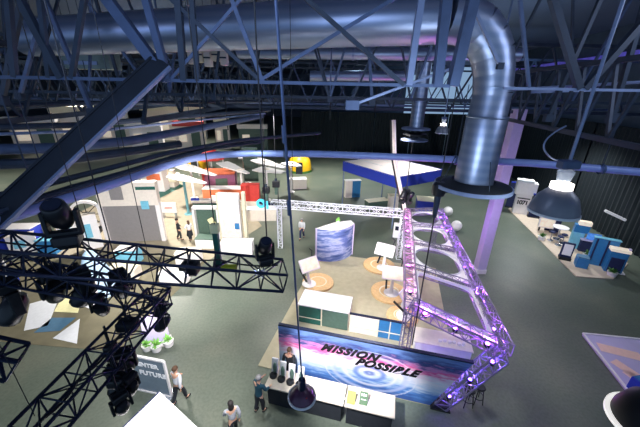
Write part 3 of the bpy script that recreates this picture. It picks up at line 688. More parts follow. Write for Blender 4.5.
# lamps on the booth roof: small violet LED cans inside the trusses
def par(label, p):
    t = thing('led_can', label, 'stage light', p, 0, 'LED cans in the booth trusses')
    MB().lathe([(0, -0.06), (0.09, -0.06), (0.1, 0.06), (0.08, 0.08), (0, 0.05)], (0, 0, 0), 14).build('housing', BLACK, t)
    MB().lathe([(0, 0.075), (0.075, 0.085), (0.075, 0.06), (0, 0.06)], (0, 0, 0), 14).build('lens', PURPLED, t)
parspots = []
for nm, (a, c), ns in (('outer right roof truss', (RN, RF), 6), ('near roof truss', (LN, RN), 3), ('left roof truss', (LN, LF), 5), ('leaning truss leg', (FT, RN), 3)):
    for k in range(ns):
        p = a.lerp(c, (k + 0.5) / ns); parspots.append((p, nm)); par('small violet LED can inside the ' + nm, p + V((0, 0, -0.15)))
# globes
for px, py, lab in ((447, 212, 'white globe beyond the right edge of the booth roof, the farther of the pair'), (455.5, 227, 'white globe beyond the right edge of the booth roof, the nearer of the pair')):
    p = P(px, py + 4); t = thing('globe_lamp', lab, 'globe lamp', (p.x, p.y, 0), 0, 'white globes')
    MB().sphere((0, 0, 0.5), 0.44, 20, 13).build('globe', WHITE, t); MB().lathe([(0, 0), (0.24, 0), (0.22, 0.09), (0, 0.09)], (0, 0, 0), 20).build('base', CHROME, t)
# stools by the leaning leg
def stool(label, px, py):
    p = P(px, py); t = thing('bar_stool', label, 'stool', (p.x, p.y, 0), 0, 'dark stools')
    MB().lathe([(0, 0.72), (0.19, 0.72), (0.2, 0.76), (0.17, 0.79), (0, 0.79)], (0, 0, 0), 18).build('seat', BLACKP, t)
    for k in range(4):
        an = PI / 4 + k * PI / 2; MB().tube((0.13 * math.cos(an), 0.13 * math.sin(an), 0.72), (0.24 * math.cos(an), 0.24 * math.sin(an), 0), 0.018, 7).build('leg', BLACK, t)
    MB().lathe([(0.2, 0.28), (0.215, 0.3), (0.2, 0.32), (0.19, 0.3), (0.2, 0.28)], (0, 0, 0), 18).build('foot_ring', BLACK, t)
stool('dark bar stool right of the leaning truss leg, nearer the leg', 466, 404); stool('dark bar stool right of the leaning truss leg, the outer one', 476, 401)

# ------------------------------------------------------------------ blue canopy booth behind
zc = 4.6
Nn, Lc, Rc = P(398, 177, zc), P(343, 161, zc), P(443, 169.5, zc); Fc = Lc + Rc - Nn
ce = (Nn + Fc) / 2
t = thing('canopy', 'big square canopy with a cobalt blue valance and white top, behind the booth', 'canopy', (ce.x, ce.y, 0))
q = [p - V((ce.x, ce.y, 0)) for p in (Nn, Rc, Fc, Lc)]
MB().slab([p * 1.0 + V((0, 0, -0.05)) for p in q], 0.04).build('top_sheet', CANW, t)
for i in range(4):
    a, c = q[i], q[(i + 1) % 4]; dn = V((0, 0, -0.95)); inn = -(a + c).normalized() * 0.08; inn.z = 0
    MB().slab([a, c, c + dn, a + dn], inn).build('valance', BLUEF, t)
    MB().tube(a * 0.97 * 1 + V((0, 0, -0.1 - a.z * 0.97 + a.z)), V((a.x * 0.97, a.y * 0.97, 0)), 0.06, 8).build('post', STEELL, t)
for f in (0.33, 0.66):
    MB().bar(q[0].lerp(q[1], f), q[3].lerp(q[2], f), 0.06, 0.04).build('seam', WHITEV, t)
def simple_counter(name, label, cat, p, rz, d, topm, bodm, z=0.0, over=0.06):
    t = thing(name, label, cat, (p.x, p.y, z), rz)
    MB().box((0, 0, d[2] - 0.03), (d[0] + over, d[1] + over, 0.06)).build('counter_top', topm, t, bevel=0.01)
    MB().box((0, 0, d[2] / 2 - 0.03), (d[0], d[1], d[2] - 0.06)).build('body', bodm, t, bevel=0.01)
    MB().box((0, -d[1] / 2 - 0.012, d[2] * 0.45), (d[0] * 0.9, 0.02, d[2] * 0.7)).build('front_panel', bodm, t)
    return t
simple_counter('blue_counter', 'cobalt blue counter with a cream top under the right edge of the canopy', 'counter', P(426, 211), -0.2, (2.0, 1.5, 1.3), CREAM, BLUEF)
simple_counter('bench_counter', 'cream framed counter below the left half of the canopy', 'counter', P(376, 208), 0.35, (2.2, 0.9, 0.9), CREAM, GREENG)
simple_counter('bench_counter', 'pale cream cabinet right behind the left lamps of the far corner', 'cabinet', P(392, 209), 0.1, (0.9, 0.8, 1.5), CREAM, WARMW)
p = P(351, 197); t = thing('display_stand', 'white stand with a bright blue side panel, left of the canopy', 'display stand', (p.x, p.y, 0), 0.2)
MB().box((-0.35, 0, 0.95), (0.75, 0.5, 1.9)).build('white_case', WARMW, t, bevel=0.02); MB().box((0.5, 0.02, 0.95), (0.95, 0.4, 1.9)).build('blue_panel', BLUEP, t, bevel=0.02); MB().box((0.1, 0.0, 1.93), (1.8, 0.6, 0.06)).build('cap', WHITE, t)
p = P(396, 237); t = thing('info_pylon', 'small white pylon with a dark window at the back of the centre booth', 'pylon', (p.x, p.y, 0.0), BA)
MB().box((0, 0, 0.6), (0.55, 0.4, 1.2)).build('case', WHITE, t, bevel=0.03); MB().box((0, -0.21, 0.86), (0.3, 0.03, 0.35)).build('window', SCRDARK, t, label='dark window'); MB().box((0, 0, 0.02), (0.7, 0.5, 0.04)).build('foot', CHROME, t)
# ------------------------------------------------------------------ stands on the left
def area(name, label, cat, pts, m, z=0.0, h=0.012):
    w = [P(x, y) for x, y in pts]; c = sum(w, V()) / len(w); c.z = z
    o = MB().slab([V((p.x - c.x, p.y - c.y, 0)) for p in w], h).build(name, m, loc=c)
    return tag(o, label, cat)
area('carpet', 'beige carpet around the white stands on the left', 'carpet', ((60, 222), (112, 196), (166, 178), (232, 190), (262, 226), (206, 262), (104, 252), (30, 262)), BEIGE)
area('wooden_floor', 'olive-brown wood-look floor at the lower left, under the black trusses', 'flooring', ((2, 262), (104, 252), (206, 262), (150, 318), (118, 352), (-20, 340)), OLIVE)
for lab, pts, mm in (('white floor sheet with a straight edge, left of the yellow strip', ((30, 304), (60, 296), (48, 326), (24, 331)), WHITEV), ('slate blue floor sheet between the white sheets', ((52, 318), (76, 318), (60, 331), (34, 333)), SLATEB),
        ('pale yellow floor strip among the white and blue sheets', ((62, 298), (82, 298), (78, 313), (54, 312)), PALEY), ('white triangular floor sheet pointing left, nearest the camera', ((53, 338.5), (80, 319), (77, 344)), WHITEV),
        ('pale floor sheet behind the yellow strip', ((84, 284), (112, 289), (92, 310), (80, 305)), WHITEV)):
    area('floor_sheet', lab, 'floor sheet', pts, mm, 0.013)
def panel(name, label, cat, a, c, h, th, m, group=None, z0=0.0):      # upright board between two ground points
    d = c - a; t = thing(name, label, cat, (a.x, a.y, z0), math.atan2(d.y, d.x), group)
    return t, d.length
# white wall with the big grey screen
a, c = P(110, 242), P(165, 240); h = ZH(128, 181, (a + c) / 2)
t, w = panel('screen_wall', 'white display wall around a large plain grey screen, left of the walkway', 'display wall', a, c, h, 0.1, WHITE)
hs = ZH(103, 205, a)
MB().box((w / 2, 0, hs / 2), (w * 0.94, 0.1, hs)).build('grey_screen', GREYP, t)
for x in (0, w): MB().box((x, -0.05, hs * 0.53), (0.3, 0.3, hs * 1.06)).build('post', WHITE, t)
MB().box((w * 0.52, 0.02, hs + (h - hs) / 2), (w * 1.02, 0.5, h - hs)).build('header', WARMW, t)
MB().box((w * 0.35, -0.24, hs + (h - hs) * 0.55), (0.85, 0.06, (h - hs) * 0.55)).build('window', GREYP, t); MB().box((w * 0.86, -0.25, h - 0.45), (1.3, 0.06, 0.22)).build('dark_strip', GREEN, t); MB().box((w * 0.8, -0.28, hs + 0.05), (0.5, 0.1, 0.6)).build('small_monitor', TURQ, t)
# bright white pieces left of the screen wall, behind the black trusses
for lab, x0, y0, x1, y1, hh in (('bright white low wall behind the tall upright moving light', 60, 240, 82, 236, 2.0), ('bright white wall section between the wheel and the grey screen wall', 86, 250, 104, 246, 2.6), ('bright white low wall at the far left behind the trusses', 12, 256, 40, 250, 1.4)):
    a, c = P(x0, y0), P(x1, y1); t, w = panel('wall_section', lab, 'wall section', a, c, hh, 0.1, WHITE)
    MB().box((w / 2, 0, hh / 2), (w, 0.25, hh)).build('board', WHITE, t); MB().box((w / 2, 0, hh + 0.03), (w * 1.02, 0.4, 0.06)).build('cap', WARMW, t); MB().box((w * 0.4, -0.14, hh * 0.55), (w * 0.4, 0.04, hh * 0.4)).build('picture', TURQ, t)
# white tall stand with glowing panel and post
a, c = P(222, 242), P(247, 243); h = ZH(236, 193, (a + c) / 2)
t, w = panel('tower_stand', 'tall bright white stand with a pale picture panel and a cream post', 'display stand', a, c, h, 0.1, WHITE)
MB().box((w * 0.42, 0.1, h / 2), (w * 0.8, 0.3, h)).build('white_panel', WHITE, t)
MB().box((w * 0.45, -0.07, h * 0.36), (w * 0.62, 0.04, h * 0.42)).build('picture', SCRWARM, t, label='pale picture panel'); MB().box((w * 0.68, -0.1, h * 0.36), (0.35, 0.03, 0.5)).build('blue_mark', BLUEP, t)
MB().box((w, 0, h * 0.52), (0.22, 0.3, h * 1.04)).build('post', CREAM, t); MB().box((0.02, 0, h * 0.5), (0.1, 0.25, h)).build('post', CREAM, t)
p = P(238, 252); simple_counter('reception_counter', 'white counter at the foot of the tall bright stand', 'counter', p, 0.05, (2.2, 0.9, 0.9), WHITE, WHITE)
# white open frame with grey-green back
a, c = P(198, 238), P(221, 238); h = ZH(209, 206, (a + c) / 2)
t, w = panel('open_frame', 'white open portal frame left of the tall bright stand', 'display frame', a, c, h, 0.1, WHITE)
for x in (0, w): MB().box((x, 0, h / 2), (0.16, 0.5, h)).build('post', WHITE, t)
MB().box((w / 2, 0, h - 0.08), (w + 0.16, 0.5, 0.16)).build('beam', WHITE, t); MB().box((w / 2, 0.2, h / 2), (w - 0.16, 0.06, h - 0.2)).build('back_panel', GREENG, t)
p = P(207, 246); simple_counter('display_table', 'low white table with a dark green top in front of the portal frame', 'table', p, 0.0, (1.3, 0.9, 0.8), GREENG, WHITE)
p = P(217, 246); t = thing('standing_sign', 'narrow upright post, yellow at the top and dark green below', 'sign', (p.x, p.y, 0)); MB().box((0, 0, 0.85), (0.28, 0.14, 1.7)).build('lower_post', GREEN, t); MB().box((-0.15, 0, 1.95), (0.35, 0.16, 0.6), M=Matrix.Rotation(-0.5, 3, 'Y')).build('yellow_head', PALEY, t); MB().box((0, 0, 0.02), (0.5, 0.4, 0.04)).build('foot', WHITE, t)
# red lettered sign
a, c = P(163, 218), P(178, 218); h = 1.6
t, w = panel('framed_sign', 'small white sign board with a red line, on the beige carpet', 'sign', a, c, h, 0.1, WHITE)
MB().box((w / 2, 0, 1.0), (w, 0.1, 0.95)).build('board', WHITE, t); MB().box((w / 2, -0.06, 1.0), (w * 0.5, 0.02, 0.08)).build('red_line', RED, t)
for x in (0.15, w - 0.15): MB().box((x, 0, 0.27), (0.08, 0.3, 0.54)).build('leg', CHROME, t)
# blue, red and white shelf
p = P(206, 212); t = thing('shelf_unit', 'low shelf with white, teal and blue layers beyond the portal frame', 'shelf', (p.x, p.y, 0), 0.1)
for k, (mm, l) in enumerate(((BLUEP, 2.2), (WHITE, 2.4), (GREEN, 2.2), (WHITE, 2.5))): MB().box((0.05 * k, 0, 0.18 + 0.32 * k), (l, 0.9 - 0.1 * k, 0.28)).build('layer', mm, t)
MB().box((-0.75, -0.3, 1.4), (0.7, 0.2, 0.2)).build('small_block', BLUEF, t); MB().box((0.9, 0.1, 1.45), (0.5, 0.3, 0.3)).build('small_block', WARMW, t)
# white wing-shaped boards on poles
def wing(label, x0, y0, x1, y1, z, w0, w1, polem=TEAL, at=0.35):
    a, c = P(x0, y0, z), P(x1, y1, z); d = c - a; n_ = V((-d.y, d.x, 0)).normalized(); mid = a.lerp(c, at)
    t = thing('wing_board', label, 'wing-shaped board', (mid.x, mid.y, 0), 0, 'white wing-shaped boards')
    b_ = V((mid.x, mid.y, 0)); up_ = V((0, 0, 0.12))
    MB().slab([a - n_ * w0 / 2 - b_, a.lerp(c, 0.3) - n_ * w0 * 0.62 - b_, c - n_ * w1 / 2 - b_, c + n_ * w1 / 2 - b_, a.lerp(c, 0.3) + n_ * w0 * 0.5 - b_, a + n_ * w0 / 2 - b_], up_).build('blade', WHITE, t, bevel=0.03)
    MB().tube((0, 0, 0), (0, 0, z), 0.12, 8).build('pole', polem, t); MB().lathe([(0, 0), (0.4, 0), (0.38, 0.06), (0, 0.06)], (0, 0, 0), 14).build('foot', polem, t)
    MB().box((0, 0, z + 0.05), (0.7, 0.5, 0.34)).build('hub', WARMW, t, bevel=0.06)
wing('white wing-shaped board on a teal pole just right of the dark floor patch', 172, 176, 206, 184, 3.4, 1.2, 0.3)
wing('long white wing-shaped board reaching under the blue pipe, farthest left', 178, 165, 216, 176, 3.2, 1.5, 0.3, WHITE)
wing('white wing-shaped board behind the red pointed roof', 222, 163, 248, 174, 3.2, 1.4, 0.4, WHITE, 0.75)
wing('white wing-shaped board between the grey pole and the hanging rods', 256, 160, 284, 168.5, 3.2, 1.6, 0.7, WHITE)
wing('white wing-shaped board, the lower one left of the hanging rods', 257, 169, 284, 173, 3.2, 1.7, 0.8, WHITE)
wing('small white wing-shaped board under the blue pipe near the left end of its level stretch', 238, 158, 262, 157, 3.2, 1.2, 0.5, WHITE)
wing('white wing-shaped board right of the hanging rods, beside the yellow dome', 286, 163, 300, 167, 3.2, 1.6, 0.6, WHITE)
# coloured stands behind
p = P(212, 175); t = thing('pointed_tent', 'small tent with a pointed red roof among the white wings', 'tent', (p.x, p.y, 0))
MB().lathe([(1.9, 2.2), (1.85, 2.4), (1.0, 3.1), (0.1, 4.1)], (0, 0, 0), 8).build('roof', RED, t)
for k in range(4): MB().tube((1.6 * math.cos(k * PI / 2 + 0.4), 1.6 * math.sin(k * PI / 2 + 0.4), 0), (1.6 * math.cos(k * PI / 2 + 0.4), 1.6 * math.sin(k * PI / 2 + 0.4), 2.4), 0.07, 7).build('post', WHITE, t)
p = P(222, 188); t = thing('stand_block', 'orange-topped stand with mauve sides in front of the red pointed tent', 'display stand', (p.x, p.y, 0), 0.15)
MB().box((0, 0, 1.0), (3.4, 1.8, 1.8)).build('body', PINKM, t); MB().box((-0.1, 0.1, 1.95), (3.6, 2.0, 0.3)).build('roof', ORANGE, t); MB().box((0.2, -0.93, 0.8), (1.3, 0.06, 1.2)).build('opening', GREENG, t); MB().box((-1.75, 0.0, 1.0), (0.25, 1.9, 2.0)).build('side', RED, t)
p = P(225, 198); simple_counter('long_counter', 'long white counter with an orange stripe behind the tall bright stand', 'counter', p, 0.05, (4.2, 1.2, 1.2), WHITE, ORANGE)
for lab, px, py, r, mm in (('yellow dome left of the red pointed tent', 199, 170, 1.3, YELLOW), ('yellow and green dome right of the hanging rods, under the pipe', 300, 171, 1.6, YELLOW)):
    p = P(px, py); t = thing('dome_tent', lab, 'dome', (p.x, p.y, 0)); MB().lathe([(r, 0), (r * 1.02, 0.8), (r * 0.9, 1.7), (r * 0.55, 2.4), (0.02, 2.7)], (0, 0, 0), 20).build('shell', mm, t); MB().lathe([(r * 1.04, 0.0), (r * 1.04, 0.3)], (0, 0, 0), 20).build('skirt', LEAF, t); MB().box((0, -r, 0.8), (0.9, 0.2, 1.6)).build('doorway', DARKC, t)
p = P(252, 209); t = thing('red_booth', 'plain red booth wall with a pale base, beside the round cyan sign', 'booth', (p.x, p.y, 0), 0.05)
MB().box((0, 0, 1.75), (1.7, 0.8, 1.6)).build('red_panel', RED, t); MB().box((0, 0, 0.47), (1.8, 0.9, 0.94)).build('base', WARMW, t)
p = P(262, 219); simple_counter('white_counter', 'white counter below the round cyan sign', 'counter', p, 0.1, (2.6, 1.0, 1.1), WHITE, WARMW)
p = P(297, 188); simple_counter('white_counter', 'pale counter right of the hanging rods, behind the rear truss', 'counter', p, 0.2, (2.2, 1.0, 1.2), WHITE, WARMW)
p = P(168, 186); t = thing('display_table', 'cream block table on the dark floor patch, upper left', 'table', (p.x, p.y, 0)); MB().box((0, 0, 1.1), (2.6, 1.4, 0.8)).build('upper_block', CREAM, t); MB().box((0, 0, 0.35), (2.2, 1.2, 0.7)).build('base', WARMW, t)
for k in range(3): o = MB().box((0, 0, 0.25), (0.5, 0.5, 0.5)).build('display_block', WARMW, loc=(p.x - 0.8 + k * 0.8, p.y, 1.5)); tag(o, ('left', 'middle', 'right')[k] + ' pale cube on the cream block table', 'block', 'cubes on the cream table')
area('carpet', 'dark green floor patch at the upper left of the beige carpet', 'carpet', ((150, 192), (176, 182), (184, 186), (156, 200)), GREEN, 0.014)
p = P(157, 190); t = thing('display_stand', 'rosy white cluster stand above the grey screen wall', 'display stand', (p.x, p.y, 0)); MB().box((0, 0, 1.2), (2.4, 1.2, 2.4)).build('case', WHITE, t); MB().box((0.2, -0.62, 1.7), (1.5, 0.06, 0.7)).build('rosy_panel', ORANGE, t); MB().box((0.3, 0, 2.5), (1.5, 0.7, 0.25)).build('cap', WARMW, t)
p = P(252, 186); t = thing('banner_flag', 'upright grey-green banner between the white wings', 'banner', (p.x, p.y, 0)); MB().box((0, 0, 2.6), (1.7, 0.06, 4.0)).build('cloth', GREENG, t); MB().tube((-0.85, 0.05, 0), (-0.85, 0.05, 4.7), 0.05, 6).build('pole', CHROME, t); MB().tube((-0.85, 0.05, 4.6), (0.85, 0.05, 4.6), 0.04, 6).build('crossbar', CHROME, t)
# black ring with white wheel at the left
p = P(92, 232); t = thing('wheel_exhibit', 'upright white wheel ring on a black stand at the left edge of the screen wall', 'wheel', (p.x, p.y, 0), 0.3)
MB().lathe([(1.0, -0.12), (1.2, -0.12), (1.2, 0.12), (1.0, 0.12), (1.0, -0.12)], (0, 0, 1.5), 32, M=Matrix.Rotation(PI / 2, 3, 'X')).build('rim', WHITE, t)
MB().lathe([(0, -0.08), (0.25, -0.08), (0.25, 0.08), (0, 0.08)], (0, 0, 1.5), 18, M=Matrix.Rotation(PI / 2, 3, 'X')).build('hub', BLACK, t)
mb = MB()
for k in range(8): an = k * PI / 4; mb.tube((0.2 * math.cos(an), 0, 1.5 + 0.2 * math.sin(an)), (1.02 * math.cos(an), 0, 1.5 + 1.02 * math.sin(an)), 0.03, 6)
mb.build('spokes', BLACK, t); MB().box((0, 0, 0.15), (1.5, 0.9, 0.3)).build('stand', BLACK, t)
# pale blue pavilion cone and blue stands on the wood floor
p = P(100, 290); t = thing('cone_tent', 'pale blue cone-shaped cloth tent behind the black truss', 'tent', (p.x, p.y, 0))
MB().lathe([(1.15, 0), (0.95, 0.7), (0.55, 1.7), (0.3, 2.4), (0.1, 2.6)], (0, 0, 0), 16).build('cloth', PALEB, t); MB().lathe([(0.12, 2.58), (0.16, 2.7), (0, 2.75)], (0, 0, 0), 12).build('cap', WHITE, t); MB().box((0.3, -1.0, 0.7), (0.7, 0.2, 1.4), M=Matrix.Rotation(-0.25, 3, 'X')).build('door_flap', WHITE, t)
for lab, px, py, d_, mm, mt in (('turquoise stand with a white top in front of the screen wall', 131, 262, (1.3, 0.8, 1.1), TURQ, WHITE), ('cobalt blue stand with a white top near the left edge of the hall view', 24, 246, (2.4, 1.0, 1.6), BLUEF, WHITE), ('violet-blue stand at the very left edge', 4, 292, (1.3, 0.9, 1.2), BLUEF, WHITEV),
        ('blue cabinet with a lit top by the black hoist, left', 52, 252, (1.1, 0.8, 1.1), BLUEP, TURQ), ('cream table behind the black trusses on the wood floor', 126, 278, (1.6, 0.9, 0.8), WARMW, CREAM), ('white table behind the black trusses, right side of the wood floor', 176, 282, (1.5, 0.8, 0.9), WHITE, WHITE), ('small white and rose table near the walking pair', 190, 262, (1.5, 0.9, 0.9), WHITE, WARMW)):
    simple_counter('display_stand', lab, 'display stand', P(px, py), 0.1, d_, mt, mm)
a, c = P(2, 264), P(20, 292); t, w = panel('white_rail', 'thin white rail running back along the left edge', 'rail', a, c, 1, 0.1, WHITE); MB().tube((0, 0, 0.9), (w, 0, 0.9), 0.05, 7).build('handrail', WHITE, t)
for k in range(4): MB().tube((w * k / 3, 0, 0), (w * k / 3, 0, 0.9), 0.04, 7).build('post', WHITE, t)
# tall white panel with plants
a, c = P(146, 348), P(171, 341); h = ZH(162, 314, c)
t, w = panel('lavender_panel', 'tall lavender-white panel with plants at its foot, below the black truss corner', 'display panel', a, c, h, 0.1, LAVP)
MB().slab([(0, 0, 0.1), (w, 0, 0.1), (w * 0.94, 0, h), (w * 0.02, 0, h)], V((0, 0.12, 0))).build('panel', LAVP, t); MB().box((w / 2, 0.05, 0.06), (w * 1.05, 0.5, 0.12)).build('foot', WHITE, t)
def bush(label, p, r, grp, leaf=LEAFB, n=26):
    t = thing('potted_plant', label, 'plant', (p.x, p.y, 0), 0, grp)
    MB().lathe([(0, 0), (r * 0.55, 0), (r * 0.7, r * 0.8), (r * 0.6, r * 0.8), (0, r * 0.7)], (0, 0, 0), 14).build('pot', WHITE, t)
    mb = MB(); rnd = random.Random(label)
    for k in range(n):
        an, e, rr = rnd.uniform(0, 2 * PI), rnd.uniform(0.1, 1.3), r * rnd.uniform(0.5, 1.0)
        tip = V((rr * math.cos(an) * math.cos(e), rr * math.sin(an) * math.cos(e), r * 0.8 + rr * 1.2 * math.sin(e))); s_ = V((-math.sin(an), math.cos(an), 0)) * r * 0.16; m_ = V((0, 0, r * 0.75)).lerp(tip, 0.55)
        mb.add([V((0, 0, r * 0.75)), m_ + s_, tip, m_ - s_, m_ + V((0, 0, 0.03))], [(0, 1, 4), (1, 2, 4), (2, 3, 4), (3, 0, 4), (0, 3, 2, 1)])
    mb.build('foliage', leaf, t)
for i, (px, py, lab) in enumerate(((148, 349, 'leftmost bright plant at the foot of the lavender panel'), (157, 350, 'middle bright plant at the foot of the lavender panel'), (169, 345, 'rightmost plant at the foot of the lavender panel'))): bush(lab, P(px, py), 0.34, 'plants at the lavender panel')
# lettered glass board
a, c = P(131, 388), P(172, 397)
h = ZH(165, 361, c)
t, w = panel('glass_board', 'upright clear board in a pale frame with two lines of white letters', 'sign board', a, c, h, 0.1, GLASS)
MB().box((w / 2, 0, h / 2), (w - 0.08, 0.03, h - 0.08)).build('glass_sheet', GLASSD, t)
for x in (0, w): MB().box((x, 0, h / 2), (0.07, 0.08, h)).build('frame_post', WHITE, t)
for z in (0.04, h): MB().box((w / 2, 0, z), (w, 0.08, 0.07)).build('frame_rail', WHITE, t)
LETW = mat('white_letters', (245, 246, 250), 0.5, 0, 0.0)
text_mesh('lettering', 'CENTER', 0.27, LETW, t, Matrix.Translation((w * 0.26, -0.025, h * 0.76)) @ RX, 0, 0.006, 1.05, bold=0.012)
text_mesh('lettering', 'FUTURE', 0.29, LETW, t, Matrix.Translation((w * 0.36, -0.025, h * 0.53)) @ RX, 0, 0.006, 1.1, bold=0.012)
for x in (0.1, w - 0.1): MB().box((x, 0, 0.02), (0.3, 0.6, 0.04)).build('foot', CHROME, t)
# big white-topped tower bottom left
zc = 3.0; k0 = P(160, 392, zc); e0 = (P(120, 431, zc) - k0).normalized(); e1_ = (P(200, 430, zc) - k0).normalized()
q = [V((0, 0, 0)), e0 * 3.2, (e0 + e1_) * 3.2, e1_ * 3.2]; ce = sum(q, V()) / 4
t = thing('white_pavilion', 'large bright white flat roof of a pavilion at the bottom left edge', 'pavilion', (k0.x + ce.x, k0.y + ce.y, 0))
MB().slab([v - ce + V((0, 0, zc - 0.12)) for v in q], 0.12).build('roof', WHITE, t)
for v in q: MB().box((v - ce) * 0.96 + V((0, 0, (zc - 0.12) / 2)), (0.12, 0.12, zc - 0.12)).build('post', WHITE, t)
MB().slab([(v - ce) * 1.003 + V((0, 0, zc - 0.42)) for v in q[:2]] + [(v - ce) * 1.003 + V((0, 0, zc - 0.02)) for v in (q[1], q[0])], V((-0.04, 0.04, 0))).build('fascia', NAVY, t, label='navy edge')

# distant stands glimpsed between the trusses
def far_stand(label, x0, x1, ybase, ytop, mm, fm, Y=None):
    a, c = P(x0, ybase), P(x1, ybase); ce = (a + c) / 2; h = ZH((x0 + x1) / 2, ytop, ce); w = (c - a).length
    t = thing('exhibition_stand', label, 'exhibition stand', (ce.x, ce.y, 0), math.atan2(-ce.x, ce.y) * 0.5, 'distant stands beyond the trusses')
    MB().box((0, w * 0.12, h * 0.42), (w, w * 0.25, h * 0.84)).build('body', mm, t); MB().box((0, -0.1, h * 0.92), (w * 1.04, w * 0.3, h * 0.16)).build('fascia', fm, t)
    MB().box((w * 0.2, -0.15, h * 0.35), (w * 0.3, 0.2, h * 0.6)).build('opening', GREENG, t); MB().box((-w * 0.25, -0.12, h * 0.45), (w * 0.25, 0.16, h * 0.3)).build('poster', SCRWARM, t)
for lab, x0, x1, yb, yt, mm, fm in (('distant white stand at the far left, seen through the trusses', 20, 62, 150, 116, WARMW, WHITE), ('distant pale stand left of the slanting dark beam', 64, 100, 146, 106, WHITE, CREAM), ('distant white stand just right of the slanting dark beam', 104, 132, 147, 112, WARMW, WHITE),
        ('distant bright stand with a white fascia above the cable tray', 134, 164, 150, 122, WHITE, WHITE), ('distant stand with a red fascia between the left trusses', 178, 206, 150, 121, WARMW, RED), ('distant cream stand right of the red one', 217, 231, 149, 118, WARMW, CREAM),
        ('distant dark-fronted stand with a pale fascia before the curtains', 240, 268, 150, 124, GREENG, WARMW), ('distant tall pale stand high between the left trusses', 150, 206, 140, 104, WARMW, CREAM)):
    far_stand(lab, x0, x1, yb, yt, mm, fm)

# ------------------------------------------------------------------ side stand on the right
area('stand_platform', 'pale walkway platform under the blue and white side stand', 'platform', ((508, 209), (520, 205), (628, 264), (613, 279.5), (576, 277)), PAVE, 0.0, 0.06)
wd = math.atan2(d.y, d.x) if False else math.atan2((WR1 - WR0).y, (WR1 - WR0).x)
rzR = wd + PI / 2            # local +x away from the wall side, fronts face the aisle
RS = wd - PI / 2 + PI        # local -y faces the hall
fr_ = wd - PI / 2
def onp(px, py): return P(px, py, 0.06)
# lettered pylon
p = onp(519, 213); face = math.atan2(p.x, p.y) * -0.7
h = ZH(522, 179, p) - 0.06
t = thing('lettered_pylon', 'tall white pylon with dark numerals, at the far end of the side stand', 'pylon', p, face)
MB().box((0, 0, h * 0.29), (1.25, 0.6, h * 0.58)).build('lower_case', WHITE, t, bevel=0.03); MB().slab([(-0.85, -0.4, h * 0.58), (0.85, -0.4, h * 0.58), (0.85, 0.4, h * 0.58), (-0.85, 0.4, h * 0.58)], h * 0.36).build('upper_case', WHITE, t, bevel=0.05)
MB().slab([(-0.85, -0.4, h * 0.94), (0.5, -0.4, h * 0.94), (0.5, 0.4, h * 0.94), (-0.85, 0.4, h * 0.94)], h * 0.06).build('cap', WHITEV, t)
text_mesh('lettering', '1071', 0.56, INK, t, Matrix.Translation((-0.54, -0.32, h * 0.3)) @ RX, 0, 0.01, 0.85, bold=0.02)
MB().box((0, -0.315, h * 0.28 + 0.66), (1.05, 0.02, 0.1)).build('dark_bar', INK, t)
for lab, px, py, hh in (('dark blue side panel left of the lettered pylon', 510, 207, 2.6), ('dark blue side panel right of the lettered pylon', 533, 217, 2.2)):
    q_ = onp(px, py); t = thing('side_panel', lab, 'panel', q_, face); MB().box((0, 0, hh / 2), (0.9, 0.14, hh)).build('board', NAVY, t); MB().box((0, 0.0, hh + 0.04), (0.95, 0.2, 0.08)).build('cap', BLUEF, t); MB().box((0, 0, 0.03), (1.0, 0.5, 0.06)).build('foot', BLACK, t)
def stand_on(name, label, cat, px, py, parts, rz=None, group=None):
    p = onp(px, py); t = thing(name, label, cat, p, face * 1.15 if rz is None else rz, group)
    for nm, c_, d_, mm in parts: MB().box(c_, d_, M=None).build(nm, mm, t, bevel=0.02)
    return t
stand_on('light_box', 'glowing white light box under the bell-shaped lamp', 'light box', 544, 231, (('case', (0, 0, 1.0), (1.1, 0.4, 1.3), WHITE), ('lit_face', (0, -0.22, 1.0), (0.95, 0.04, 1.1), SCRWARM), ('leg', (-0.4, 0, 0.18), (0.1, 0.3, 0.36), BLACK), ('leg', (0.4, 0, 0.18), (0.1, 0.3, 0.36), BLACK)))
stand_on('wall_section', 'dark blue wall section between the light box and the round table', 'wall section', 551, 231, (('board', (0, 0, 1.1), (1.0, 0.14, 2.2), NAVY), ('cap', (0, 0, 2.23), (1.05, 0.2, 0.06), BLUEF)))
p = onp(557, 239); t = thing('bar_table', 'round white-topped bar table on the side stand', 'table', p); MB().lathe([(0, 1.03), (0.55, 1.03), (0.55, 1.08), (0, 1.08)], (0, 0, 0), 24).build('table_top', WHITE, t); MB().tube((0, 0, 0.03), (0, 0, 1.03), 0.05, 10).build('column', CHROME, t); MB().lathe([(0, 0), (0.32, 0), (0.3, 0.04), (0, 0.05)], (0, 0, 0), 20).build('foot', CHROME, t)
def stool2(label, px, py):
    p = onp(px, py); t = thing('bar_stool', label, 'stool', p, 0, 'stools on the side stand')
    MB().lathe([(0, 0.68), (0.2, 0.68), (0.22, 0.74), (0.18, 0.78), (0, 0.78)], (0, 0, 0), 16).build('seat', NAVY, t)
    MB().tube((0, 0, 0.03), (0, 0, 0.68), 0.035, 8).build('column', CHROME, t); MB().lathe([(0, 0), (0.24, 0), (0.22, 0.03), (0, 0.04)], (0, 0, 0), 16).build('foot', CHROME, t)
stool2('navy bar stool left of the round bar table', 550, 240); stool2('navy bar stool in front of the round bar table', 558, 245); stool2('navy bar stool right of the round bar table', 562, 243)
stand_on('kiosk', 'pale blue kiosk with a glowing white top, middle of the side stand', 'kiosk', 573, 247, (('lower_case', (0, 0, 0.65), (0.7, 0.5, 1.3), TURQ), ('upper_case', (0.1, 0.05, 1.6), (0.9, 0.45, 0.6), BLUEP), ('lit_top', (0.2, 0, 2.05), (0.75, 0.45, 0.3), SCRWARM)))
